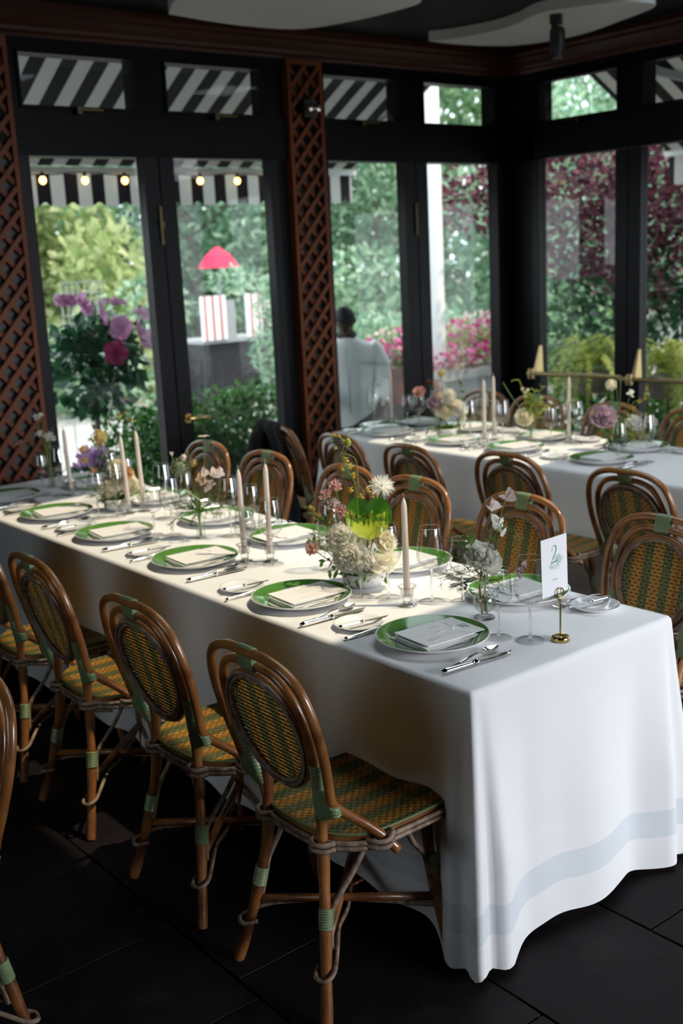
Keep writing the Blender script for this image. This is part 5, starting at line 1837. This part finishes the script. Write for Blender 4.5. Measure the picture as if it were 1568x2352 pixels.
def vase_white(loc):
    t = root('bud_vase', loc)
    small_vase(t, 1)
    for k, (c, r) in enumerate((((-.032, .026, .354), .020), ((-.028, .022, .267), .024), ((.006, -.005, .253), .032), ((-.02, .016, .36), .018))):
        put_flower(t, 'white_blossom', rosette(r, 50 + k, 10), 'petal_white', c, (-.3, -.5, .7))
        stem(t, [(0, 0, .01), (0, 0, .12), (c[0] * .7, c[1] * .7, c[2] * .75), c], .0018)
    put_flower(t, 'carnation', rosette(.020, 58, 9), 'petal_pink', (-.110, .09, .229), (-.5, -.3, .5))
    stem(t, [(0, 0, .02), (-.01, .01, .12), (-.07, .055, .22), (-.110, .09, .23)], .0012)
    put_flower(t, 'allium', pompon(.034, 59), 'leaf_grey', (-.022, .018, .135))
    for k in range(4):
        stem(t, [(.003 * (k - 1), .003 * (k % 2), .008), (.004 * (k - 2), 0, .12), (.01 * (k - 2), -.006 * (k - 2), .24)], .002)
    st_, lf_ = leafy([(0, 0, .10), (0, 0, .22), (.03, -.024, .285)], .0016, 12, .026, .012, 170)
    s_ = piece('sprig', st_, 'stem_green', t, smooth=True)
    piece('leaves', lf_, 'leaf_green', s_, smooth=True, kind='stuff')
    return t

def bowl_blush(loc):
    t = root('flower_arrangement', loc)
    bowl_part(t, .066, .050)
    for k, (c, r, mt) in enumerate((((.013, -.010, .235), .044, 'petal_white'), ((-.009, .007, .150), .050, 'petal_cream'), ((.060, -.045, .160), .048, 'petal_white'), ((-.055, .045, .195), .045, 'petal_mauve'),
                                   ((-.040, .03, .24), .034, 'petal_blush'), ((.035, -.025, .19), .040, 'petal_cream'), ((.07, -.05, .11), .034, 'petal_white'))):
        put_flower(t, 'peony', peony(r, 60 + k), mt, c, (-.5 + .12 * k, -.6, .5))
    put_flower(t, 'carnation', peony(.034, 71, 4), 'petal_pink', (-.120, .095, .268), (-.6, -.4, .6))
    put_flower(t, 'ranunculus', pompon(.026, 72, 80, .3), 'petal_butter', (-.018, .014, .370))
    put_flower(t, 'scabiosa', rosette(.020, 73, 9), 'stem_brown', (-.070, .056, .318), (-.4, -.4, .6))
    put_flower(t, 'stock', pompon(.030, 74, 90, .35), 'petal_blush', (-.035, .028, .303))
    for c in ((-.018, .014, .36), (-.120, .095, .265), (-.070, .056, .31), (-.035, .028, .30)):
        stem(t, [(0, 0, .05), (c[0] * .6, c[1] * .6, c[2] * .6), c], .002)
    for k, pts in enumerate(([(0, 0, .08), (.04, -.03, .2), (.080, -.064, .30)], [(-.02, -.02, .06), (-.08, .02, .07), (-.10, .06, .04)], [(.02, -.03, .06), (.03, -.06, .07), (.06, -.08, .05)])):
        st_, lf_ = leafy(pts, .0018, 10, .05 if k == 0 else .034, .014, 180 + k)
        s_ = piece('sprig', st_, 'stem_green', t, smooth=True)
        piece('leaves', lf_, 'leaf_green', s_, smooth=True, kind='stuff')
    return t

def vase_lime(loc):
    t = root('bud_vase', loc)
    small_vase(t, 1)
    put_flower(t, 'dahlia', peony(.050, 81), 'petal_cream', (-.023, .019, .138), (-.6, -.4, .6))
    for k, c in enumerate(((-.031, .025, .292), (-.009, .007, .284), (-.02, .016, .27))):
        put_flower(t, 'bud', rosette(.014, 82 + k, 7), 'petal_cream', c)
    for c in ((-.031, .025, .29), (-.009, .007, .28), (-.115, .092, .334), (.015, -.012, .2)):
        stem(t, [(0, 0, .01), (0, 0, .11), (c[0] * .6, c[1] * .6, c[2] * .7), c], .0022)
    stem(t, [(0, 0, .1), (-.04, .03, .32), (-.062, .05, .345), (-.08, .064, .338)], .0026, 'leaf_lime')
    for k, pts in enumerate(([(0, 0, .10), (.008, -.006, .2), (.02, -.016, .29)], [(0, 0, .10), (.03, -.024, .2), (.05, -.04, .31)], [(0, 0, .10), (.0, .0, .18), (-.005, .004, .25)], [(.01, 0, .09), (.04, -.03, .16), (.065, -.05, .2)])):
        st_, lf_ = leafy(pts, .0018, 16, .036, .02, 190 + k)
        s_ = piece('sprig', st_, 'stem_green', t, smooth=True)
        piece('leaves', lf_, 'leaf_lime', s_, smooth=True, kind='stuff')
    return t

def bowl_mauve(loc):
    t = root('flower_arrangement', loc)
    bowl_part(t, .066, .036)
    put_flower(t, 'peony', peony(.066, 91, 6), 'petal_mauve', (-.064, .05, .170), (-.5, -.5, .7))
    put_flower(t, 'peony', peony(.050, 92), 'petal_white', (.062, -.049, .128), (-.1, -.6, .7))
    put_flower(t, 'allium', pompon(.030, 93, 120, .25), 'petal_cream', (-.032, .025, .336))
    put_flower(t, 'anemone', rosette(.024, 94, 8), 'petal_white', (.046, -.037, .286), (-.2, -.6, .5))
    for k, c in enumerate(((.142, -.113, .131), (.115, -.09, .14), (.035, -.028, .069), (.10, -.08, .12))):
        put_flower(t, 'carnation', rosette(.026 if k != 2 else .014, 95 + k, 9), 'petal_blush' if k != 2 else 'petal_purple', c, (-.2, -.6, .6))
    for c in ((-.032, .025, .32), (.046, -.037, .28), (.061, -.048, .205), (.082, -.065, .245), (.142, -.113, .13), (.007, -.005, .368), (-.01, .01, .36)):
        stem(t, [(0, 0, .05), (c[0] * .4, c[1] * .4, c[2] * .55), c], .002)
    stem(t, [(.01, 0, .08), (.05, -.04, .22), (.075, -.06, .246), (.1, -.08, .25), (.113, -.09, .31), (.118, -.094, .325)], .0014, 'leaf_lime', 'orchid_stem')
    of = MB()
    for k, c in enumerate(((.082, -.065, .245), (.088, -.07, .248), (.061, -.048, .205), (.061, -.048, .21), (.113, -.09, .31), (.108, -.086, .285), (.105, -.084, .262), (.11, -.088, .18), (-.1, .08, .2), (-.115, .09, .195))):
        for q in range(4):
            petal(of, oriented(c, (math.cos(q * 1.6 + k) * .6 - .3, -math.cos(q * 1.6 + k) * .5 - .3, math.sin(q * 1.6 + k))), .013, .010, cup=.2, nu=2, nv=2, tip=1.2)
    piece('orchid_florets', of, 'petal_yellow', t, smooth=True, kind='stuff')
    for k, pts in enumerate(([(0, 0, .05), (.02, -.02, .09), (.04, -.05, .10)], [(0, 0, .05), (-.05, .03, .09), (-.10, .08, .13)], [(0, 0, .05), (.0, .0, .13), (.03, -.02, .17)], [(.02, -.02, .05), (.08, -.06, .07), (.13, -.10, .06)], [(0, -.02, .04), (-.02, -.05, .06), (-.05, -.07, .03)], [(0, 0, .06), (.06, -.05, .12), (.11, -.08, .16)])):
        st_, lf_ = leafy(pts, .0018, 14, .038, .02, 200 + k)
        s_ = piece('sprig', st_, 'stem_green', t, smooth=True)
        piece('leaves', lf_, 'leaf_green' if k % 3 else 'leaf_lime', s_, smooth=True, kind='stuff')
    return t

# ================================================================== LAYING THE TABLES
ORD = ['first', 'second', 'third', 'fourth', 'fifth', 'sixth']
rng2 = random.Random(12)
def lay(px, py, face, who, glasses=True, near=False, full=True, names=None):
    """one place: px, py = plate centre; face = +1 when the diner looks along +X, -1 along -X; who = words for the place"""
    a = 0 if face > 0 else 180
    j = rng2.uniform(-3, 3)
    def w(lx, ly):
        return (px + face * lx, py + face * ly)
    put('plate', (px, py, Z0), a, 'white dinner plate with green band, ' + who, 'plate', 'green banded dinner plates')
    put('napkin', (px + face * .004, py - face * .004, Z0 + .0072), a - 4 + j, 'folded white napkin on plate, ' + who, 'napkin', 'napkins on the plates')
    put('place', (px + face * .066, py - face * .008, Z0 + .0232), a - 4 + j, 'pale name card in menu pocket, ' + who, 'card', 'name cards')
    put('menu', (px + face * .000, py - face * .010, Z0 + .0250), a - 4 + j, 'embossed scalloped menu pocket, ' + who, 'card', 'menu pockets')
    bx, by = w(-.058, .250)
    put('bread', (bx, by, Z0), 0, 'small white bread plate, ' + who, 'plate', 'bread plates')
    q = w(-.052, .232)
    put('butter', (q[0], q[1], Z0 + .0120), a - 8 + j, 'butter knife across the bread plate, ' + who, 'knife', 'butter knives')
    q = w(-.042, -.215)
    put('knife', (q[0], q[1], Z0), a - 5 + j, 'silver dinner knife, ' + who, 'knife', 'dinner knives')
    q = w(-.030, -.183)
    put('spoon', (q[0], q[1], Z0), a + 6 + j, 'silver sauce spoon, ' + who, 'spoon', 'sauce spoons')
    q = w(-.055, .172)
    put('fork', (q[0], q[1], Z0), a - 6 + j, 'silver fork, ' + who, 'fork', 'table forks')
    return w

OUT = 'outer side of the numbered table'
INN = 'inner side of the numbered table'
p1 = [(.187, .332), (.165, .905), (.186, 1.571), (.183, 2.174), (.190, 2.727), (.190, 3.270)]
for i, (x, y) in enumerate(p1):
    lay(x, y, 1, ORD[i] + ' place, ' + OUT)
q1 = [(.655, .440), (.660, .960), (.615, 1.575), (.610, 2.075), (.640, 2.640), (.640, 3.230)]
for i, (x, y) in enumerate(q1):
    lay(x, y, -1, ORD[i] + ' place, ' + INN)
# glasses: a large and a smaller one at each place
gl = [(.374, .141, 0, 0), (.331, .218, 1, 0), (.372, .725, 0, 1), (.318, .792, 1, 1), (.359, 1.330, 0, 2), (.301, 1.406, 1, 2), (.345, 1.995, 0, 3), (.300, 2.060, 1, 3), (.363, 2.492, 0, 4), (.293, 2.527, 1, 4), (.401, 3.134, 0, 5), (.345, 3.206, 1, 5)]
for x, y, k, i in gl:
    put('small' if k else 'big', (x, y, Z0), rng2.uniform(0, 360), ('smaller' if k else 'large') + ' clear wine glass, ' + ORD[i] + ' place, ' + OUT, 'glass', 'wine glasses')
gr_ = [(.438, .598, 0, 0), (.501, .528, 1, 0), (.452, 1.110, 0, 1), (.520, 1.090, 1, 1), (.495, 1.800, 0, 2), (.560, 1.745, 1, 2), (.484, 2.290, 0, 3), (.545, 2.215, 1, 3), (.505, 2.800, 0, 4), (.560, 2.750, 1, 4)]
for x, y, k, i in gr_:
    put('small' if k else 'big', (x, y, Z0), rng2.uniform(0, 360), ('smaller' if k else 'large') + ' clear wine glass, ' + ORD[i] + ' place, ' + INN, 'glass', 'wine glasses')
# knife and fork left on the near bread plate of the inner side are part of that place; candles
def candle_at(x, y, h, label, tilt=(0, 0)):
    put('holder', (x, y, Z0), 0, 'clear glass holder of ' + label, 'candle holder', 'candle holders')
    o = put('candle', (x, y, Z0 + .031), 0, label, 'candle', 'taper candles', tilt)
    o.scale = (1, 1, h / .290)
candle_at(.360, .625, .306, 'ivory taper candle between the number card and the big centrepiece')
candle_at(.381, 1.375, .325, 'ivory taper candle behind the second outer plate, taller of its pair', (.012, 0))
candle_at(.319, 1.447, .306, 'ivory taper candle behind the second outer plate, shorter of its pair', (0, -.01))
candle_at(.498, 2.497, .330, 'taller ivory taper candle beside the cream hydrangea bowl', (0, -.03))
candle_at(.431, 2.513, .312, 'shorter ivory taper candle beside the cream hydrangea bowl', (-.02, -.02))
candle_at(.446, 3.108, .290, 'ivory taper candle near the lattice end of the numbered table', (-.03, -.02))

tag(centrepiece_main((.41, .89, Z0)), 'white bowl of peonies with a big variegated leaf and yellow orchid spray', 'flowers', 'flowers on the tables')
tag(vase_pea((.432, .369, Z0)), 'glass bulb vase of white sweet peas and feathery fennel near the number card', 'vase', 'flowers on the tables')
tag(vase_allium((.40, 1.87, Z0)), 'glass vase with grey-green allium ball and blush sweet peas', 'vase', 'flowers on the tables')
tag(bowl_cream((.43, 2.62, Z0)), 'white bowl of cream hydrangea with a mustard flower ball', 'flowers', 'flowers on the tables')
tag(vase_white((.47, 3.37, Z0)), 'glass vase of small white blossoms near the lattice end of the numbered table', 'vase', 'flowers on the tables')

# table number on its brass stand
t = root('number_stand', (.430, .083, Z0))
piece('base', MB().lathe([(.001, .012), (.020, .012), (.0225, .013), (.0245, .011), (.0255, .006), (.0245, 0), (.001, 0)], 32), 'brass', t, smooth='auto')
piece('rod', MB().tube([(0, 0, .010), (0, 0, .105)], .0026, 10), 'brass', t)
lp = [(.0005, 0, .100), (-.006, -.0015, .112), (-.0135, -.002, .124)]
for k in range(1, 24):
    a_ = math.pi + .35 - (2 * math.pi + .7) * k / 24
    lp.append((.0145 * math.cos(a_), -.002 + .004 * k / 24, .1325 + .0165 * math.sin(a_)))
lp += [(.008, .0022, .114), (.0, .0022, .104)]
piece('loop', MB().tube(lp, .0019, 8), 'brass', t, smooth=True)
tag(t, 'small brass card stand with a wire loop at the table corner', 'card stand')

def text_mesh(s, size, shear=0.0, spacing=.95, line=.9, align='CENTER'):
    cu = bpy.data.curves.new('lettering', 'FONT')
    cu.body = s
    cu.size = size
    cu.shear = shear
    cu.space_character = spacing
    cu.space_line = line
    cu.align_x = align
    cu.align_y = 'CENTER'
    cu.extrude = .0001
    o = bpy.data.objects.new('lettering', cu)
    COL.objects.link(o)
    dg = bpy.context.evaluated_depsgraph_get()
    me = bpy.data.meshes.new_from_object(o.evaluated_get(dg))
    bpy.data.objects.remove(o)
    return me
t = root('number_card', (.4165, .084, Z0))
t.rotation_euler = (R(-1.5), 0, R(3))
piece('card', MB().box(-.0555, .0555, .0006, .0016, .133, .2925), 'card_white', t, smooth=False)
# the figure 2: calligraphic ribbon
two = MB()
def ribbon(m, pts, ws, y):
    P = spline([(x, 0, z) for x, z in pts], 6)
    Wd = []
    for i in range(len(pts) - 1):
        for k in range(6):
            Wd.append(ws[i] + (ws[i + 1] - ws[i]) * k / 6)
    Wd.append(ws[-1])
    vs = []
    for i, p in enumerate(P):
        d = (P[min(i + 1, len(P) - 1)] - P[max(i - 1, 0)]).normalized()
        n = Vector((-d.z, 0, d.x))
        for s_ in (1, -1):
            q = p + n * Wd[i] * s_
            vs.append((q.x, y, q.z))
    m.add(vs, [(2 * i, 2 * i + 1, 2 * i + 3, 2 * i + 2) for i in range(len(P) - 1)])
ribbon(two, [(-.010, .2545), (-.008, .2630), (-.001, .2685), (.0065, .2665), (.0085, .2590), (.0050, .2500), (-.002, .2400), (-.0095, .2300), (-.0145, .2215)], [.0009, .0007, .0010, .0018, .0022, .0019, .0013, .0009, .0006], .0003)
ribbon(two, [(-.0150, .2212), (-.006, .2232), (.002, .2242), (.0085, .2250), (.0105, .2320), (.0112, .2385)], [.0010, .0016, .0017, .0014, .0009, .0005], .0002)
piece('figure_two', two, 'ink_green', t, smooth=False, label='green figure 2')
g = random.Random(9)
od = MB()
for (cx, cz) in ((.0, .236), (.019, .237), (.027, .228), (.012, .226), (-.016, .214), (-.004, .210), (.012, .212), (.020, .220)):
    for p_ in range(5):
        a_ = 6.283 * p_ / 5 + g.uniform(-.2, .2)
        rr = g.uniform(.0040, .0062)
        c = (cx + rr * math.cos(a_), cz + rr * math.sin(a_))
        loop = [(c[0] + rr * .72 * math.cos(b_), .0003, c[1] + rr * .85 * math.sin(b_)) for b_ in [6.283 * k / 10 for k in range(10)]]
        od.tube(loop, .00022, 3, closed=True)
piece('orchid_line_drawing', od, 'ink_pale', t, smooth=False, label='pale green line drawing of orchids')
tx = link('lettering', text_mesh('jen & jack', .0062, .25), t, (.000, .0003, .1755), (R(90), 0, 0))
tx.data.materials.append(MATS['ink_pale']); tx['label'] = 'small pale green names'
tag(t, 'white table number card with a green 2, held by the brass stand', 'card')

# written name on the first outer place card
for o in list(S.objects):
    if o.get('label', '').startswith('pale name card') and ORD[0] + ' place, ' + OUT in o['label']:
        me = text_mesh('Colin\nJaros', .0150, .12, .92, .82, 'LEFT')
        nt = link('lettering', me, o, (.036, .006, .0016), (0, 0, R(-90)))
        me.materials.append(MATS['ink'])
        nt['label'] = 'two lines of dark serif name'

# ------------------------------------------------------------------ second table
FR = 'front side of second table'
GD_ = 'door side of second table'
p2 = [(2.530, .95), (2.585, 1.640), (2.590, 2.215), (2.555, 2.640), (2.545, 3.200)]
for i, (x, y) in enumerate(p2):
    if i == 0: continue
    lay(x, y, 1, ORD[i - 1] + ' place from the frame, ' + FR)
q2 = [(2.960, 1.700), (2.960, 2.320), (2.960, 2.900), (2.950, 3.340)]
for i, (x, y) in enumerate(q2):
    lay(x, y, -1, ORD[i] + ' place from the frame, ' + GD_)
put('plate', (2.70, 3.405, Z0), 0, 'white dinner plate with green band at the lattice-post end of the second table', 'plate', 'green banded dinner plates')
g2 = [(2.690, 1.450, 0, 'beside the cloth edge at the frame, larger of the two'), (2.600, 1.545, 1, 'beside the mauve peony bowl, nearer to the chair'), (2.822, 2.168, 1, 'close to the single candle before the mauve peonies'), (2.90, 2.06, 0, 'behind the single candle before the mauve peonies'),
      (2.735, 2.440, 0, 'between the yellow-green vase and the twin candles'), (2.80, 2.545, 1, 'behind the twin candles of the second table'), (2.66, 2.62, 0, 'in front of the twin candles of the second table'), (2.908, 2.763, 0, 'behind the blush flower bowl towards the brass bar'),
      (2.80, 3.02, 1, 'between the blush flower bowl and the lattice post candle'), (2.76, 3.15, 0, 'beside the pink carnation of the blush bowl'), (2.80, 3.30, 1, 'behind the lattice post candle'),
      (2.690, 3.485, 0, 'at the lattice-post end of the second table, first of two'), (2.765, 3.455, 1, 'at the lattice-post end of the second table, second of two'), (2.86, 3.10, 0, 'behind the blush flower bowl by the doors')]
for x, y, k, l in g2:
    put('small' if k else 'big', (x, y, Z0), rng2.uniform(0, 360), ('smaller' if k else 'large') + ' wine glass ' + l, 'glass', 'wine glasses')
candle_at(2.743, 3.382, .330, 'ivory taper candle near the lattice-post end of the second table')
candle_at(2.617, 2.466, .330, 'ivory taper candle on the second table, front one of the pair')
candle_at(2.754, 2.523, .335, 'ivory taper candle on the second table, rear one of the pair')
candle_at(2.919, 2.127, .330, 'single ivory taper candle in front of the mauve peonies', (0, .02))
tag(bowl_blush((2.70, 2.85, Z0)), 'white bowl of blush and white peonies on the second table', 'flowers', 'flowers on the tables')
tag(vase_lime((2.84, 2.33, Z0)), 'glass vase of yellow-green foliage and a cream dahlia on the second table', 'vase', 'flowers on the tables')
tag(bowl_mauve((2.93, 1.80, Z0)), 'bowl of mauve peonies and greenery on the second table', 'flowers', 'flowers on the tables')

# ================================================================== PERSON OUTSIDE, head bowed, in a white jacket
def skinned(name, verts, edges, radii, mat, parent, sub=2, root_v=0):
    me = bpy.data.meshes.new(name)
    me.from_pydata(verts, edges, [])
    o = link(name, me, parent)
    md = o.modifiers.new('skin', 'SKIN')
    md.use_smooth_shade = True
    sv = me.skin_vertices[0].data
    for i, r_ in enumerate(radii):
        sv[i].radius = r_ if isinstance(r_, (tuple, list)) else (r_, r_)
        sv[i].use_root = (i == root_v)
    sb = o.modifiers.new('sub', 'SUBSURF'); sb.levels = sub; sb.render_levels = sub
    me.materials.append(MATS[mat])
    return o
def person(loc, rz):
    """local: faces +X, leans forward with bowed head; left arm hangs bent"""
    t = root('person', loc, rz)
    # pelvis 0, waist 1, chest 2, upper chest 3, neck 4, skull base 5, head 6
    V = [(0, 0, .86), (.03, 0, 1.00), (.09, 0, 1.16), (.13, 0, 1.28), (.18, 0, 1.37), (.215, 0, 1.42), (.245, 0, 1.47),
         (.12, .13, 1.29), (.08, .20, 1.26), (.06, .25, 1.02), (.22, .25, .88), (.28, .245, .85),
         (.12, -.13, 1.29), (.10, -.20, 1.26), (.12, -.23, 1.02), (.27, -.16, .88), (.31, -.15, .85),
         (-.01, .09, .82), (.0, .10, .46), (-.03, .10, .08), (.06, .10, .03), (-.01, -.09, .82), (.03, -.10, .46), (.0, -.10, .08), (.09, -.10, .03)]
    E = [(0, 1), (1, 2), (2, 3), (3, 4), (4, 5), (5, 6), (3, 7), (7, 8), (8, 9), (9, 10), (10, 11), (3, 12), (12, 13), (13, 14), (14, 15), (15, 16), (0, 17), (17, 18), (18, 19), (19, 20), (0, 21), (21, 22), (22, 23), (23, 24)]
    rad = [(.12, .09), (.105, .085), (.115, .085), (.09, .07), (.050, .050), (.062, .06), (.07, .065), .050, .048, .040, .030, .026, .050, .048, .040, .030, .026, .085, .058, .040, .035, .085, .058, .040, .035]
    skinned('body', V, E, rad, 'skin_dark', t)
    # head with a face, bowed forward
    hm = MB()
    n, m_ = 20, 14
    vs = []
    for i in range(m_ + 1):
        ph = math.pi * i / m_
        for k in range(n):
            th = 2 * math.pi * k / n
            x, y, z = math.sin(ph) * math.cos(th), math.sin(ph) * math.sin(th), math.cos(ph)
            sx, sy, sz = .098, .076, .118
            if z < 0:
                sy *= 1 - .32 * (-z); sx *= 1 - .10 * (-z)
            X, Y, Z = x * sx, y * sy, z * sz
            if x > .5:
                X += .022 * math.exp(-((y / .20) ** 2) - ((z + .15) / .16) ** 2)          # nose
                X -= .012 * math.exp(-(((abs(y) - .40) / .16) ** 2) - ((z - .08) / .10) ** 2)  # eye sockets
                X += .008 * math.exp(-((y / .35) ** 2) - ((z + .45) / .07) ** 2)          # lips
                X += .010 * math.exp(-((y / .3) ** 2) - ((z + .85) / .18) ** 2)           # chin
            vs.append((X, Y, Z))
    hm.add(vs, [(i * n + k, (i + 1) * n + k, (i + 1) * n + (k + 1) % n, i * n + (k + 1) % n) for i in range(m_) for k in range(n)])
    head = piece('head', hm, 'skin_dark', t, smooth=True, loc=(.275, 0, 1.500), rot=(0, R(42), R(8)))
    for s_ in (1, -1):
        piece('ear', MB().ball((-.008, s_ * .074, -.005), .020, 8, 6, 1.5), 'skin_dark', head, smooth=True)
        piece('eye', MB().ball((.084, s_ * .031, .010), .0075, 8, 6), 'cart_grey', head, smooth=True)
    hr = MB()
    vs = []
    for i in range(9):
        ph = math.pi * .58 * i / 8
        for k in range(20):
            th = 2 * math.pi * k / 20
            x, y, z = math.sin(ph) * math.cos(th), math.sin(ph) * math.sin(th), math.cos(ph)
            back = 1 if x < .35 else max(0, 1 - (x - .35) * 1.6)
            z2 = z if x < .2 else max(z, .35 + .3 * (x - .2))
            vs.append((x * .107 * (1 if z2 == z else .96), y * .086, z2 * .126 + .004))
    hr.add(vs, [(i * 20 + k, (i + 1) * 20 + k, (i + 1) * 20 + (k + 1) % 20, i * 20 + (k + 1) % 20) for i in range(8) for k in range(20)])
    piece('hair', hr, 'hair_black', head, smooth=True)
    # hands: palm, four fingers and a thumb each
    for s_, wr, aim in ((1, (.285, .245, .845), (.75, -.1, -.62)), (-1, (.315, -.148, .845), (.75, .2, -.55))):
        d = Vector(aim).normalized()
        side = d.cross(Vector((0, 0, 1))).normalized()
        up = side.cross(d)
        w0 = Vector(wr)
        V2 = [w0, w0 + d * .045, w0 + d * .085]
        E2 = [(0, 1), (1, 2)]
        r2_ = [(.022, .016), (.030, .016), (.032, .013)]
        for f, (off, L) in enumerate(((-.028, .066), (-.010, .076), (.009, .072), (.026, .056))):
            b0 = len(V2)
            base = w0 + d * .080 + side * off
            V2 += [base, base + d * L * .5 - up * .006, base + d * L * .85 - up * .026]
            E2 += [(2, b0), (b0, b0 + 1), (b0 + 1, b0 + 2)]
            r2_ += [.0092, .0085, .0072]
        b0 = len(V2)
        V2 += [w0 + d * .035 - side * s_ * .032, w0 + d * .066 - side * s_ * .050 - up * .01]
        E2 += [(1, b0), (b0, b0 + 1)]
        r2_ += [.011, .0088]
        skinned('hand', [tuple(v) for v in V2], E2, r2_, 'skin_dark', t, 1)
    # jacket: torso shell with long tails, sleeves; trousers; collar
    jk = MB()
    lv = [(1.375, .075, .072, .155), (1.345, .115, .10, .140), (1.315, .150, .185, .120), (1.27, .160, .230, .105), (1.19, .170, .225, .085), (1.08, .165, .205, .055), (.98, .168, .205, .03), (.88, .178, .215, .01), (.80, .182, .218, 0), (.70, .176, .205, -.005)]
    vs = []
    kk = 28
    for q, (z, rx, ry, cx) in enumerate(lv):
        for k in range(kk):
            a_ = 2 * math.pi * k / kk
            fold = 1 + .035 * math.sin(k * 2.3 + q * .7) * (q / 9)
            zz = z - (.06 * math.cos(a_ * 2 + .6) if q == 9 else 0)
            vs.append((cx + rx * math.cos(a_) * fold, ry * math.sin(a_) * fold, zz))
    jk.add(vs, [(q * kk + k, (q + 1) * kk + k, (q + 1) * kk + (k + 1) % kk, q * kk + (k + 1) % kk) for q in range(len(lv) - 1) for k in range(kk)])
    j = piece('jacket', jk, 'jacket_white', t, smooth=True)
    piece('jacket_opening', MB().add([(.236, -.030, 1.30), (.236, .030, 1.30), (.346 - .14 , .02, 1.30)], [(0, 1, 2)]).tube([(.285, 0, 1.30), (.285, .004, 1.19), (.228, .006, 1.08), (.203, .006, .98), (.192, .006, .88), (.186, .006, .76)], .003, 6), 'cart_grey', j, smooth=True)
    for s_, pts in ((1, [(.10, .17, 1.285), (.075, .225, 1.21), (.05, .262, 1.10), (.055, .262, 1.00), (.12, .262, .935), (.21, .255, .88), (.265, .247, .855)]), (-1, [(.11, -.17, 1.285), (.10, -.225, 1.20), (.11, -.25, 1.08), (.135, -.245, 1.0), (.20, -.205, .935), (.27, -.165, .885), (.30, -.155, .862)])):
        piece('sleeve', MB().tube(spline(pts, 4), [.080] * 4 + [.078] * 4 + [.072] * 4 + [.068] * 4 + [.060] * 4 + [.050] * 5, 14), 'jacket_white', j, smooth=True)
    piece('collar', MB().tube([(.165 + .062 * math.cos(a_), .066 * math.sin(a_), 1.385 - .030 * math.cos(a_)) for a_ in [2 * math.pi * k / 20 for k in range(20)]], .014, 8, closed=True), 'trouser_navy', j, smooth=True)
    tw = MB()
    for s_, kx in ((1, 0), (-1, .03)):
        pts = spline([(-.01, s_ * .085, .95), (0, s_ * .095, .80), (kx, s_ * .10, .46), (kx * .8 - .02, s_ * .10, .07)], 5)
        tw.tube(pts, [.125] * 5 + [.108] * 5 + [.078] * 5 + [.066], 16)
    piece('trousers', tw, 'trouser_navy', t, smooth=True)
    for s_, kx in ((1, 0), (-1, .03)):
        piece('shoe', MB().tube([(kx - .06, s_ * .10, .035), (kx, s_ * .10, .04), (kx + .10, s_ * .10, .035), (kx + .17, s_ * .10, .025)], [.035, .042, .040, .022], 10), 'hair_black', t, smooth=True)
    return tag(t, 'person with bowed head in a loose white jacket and dark trousers outside the doors', 'person')
person((3.52, 4.72, -.02), R(226)).scale = (.92, .92, .92)
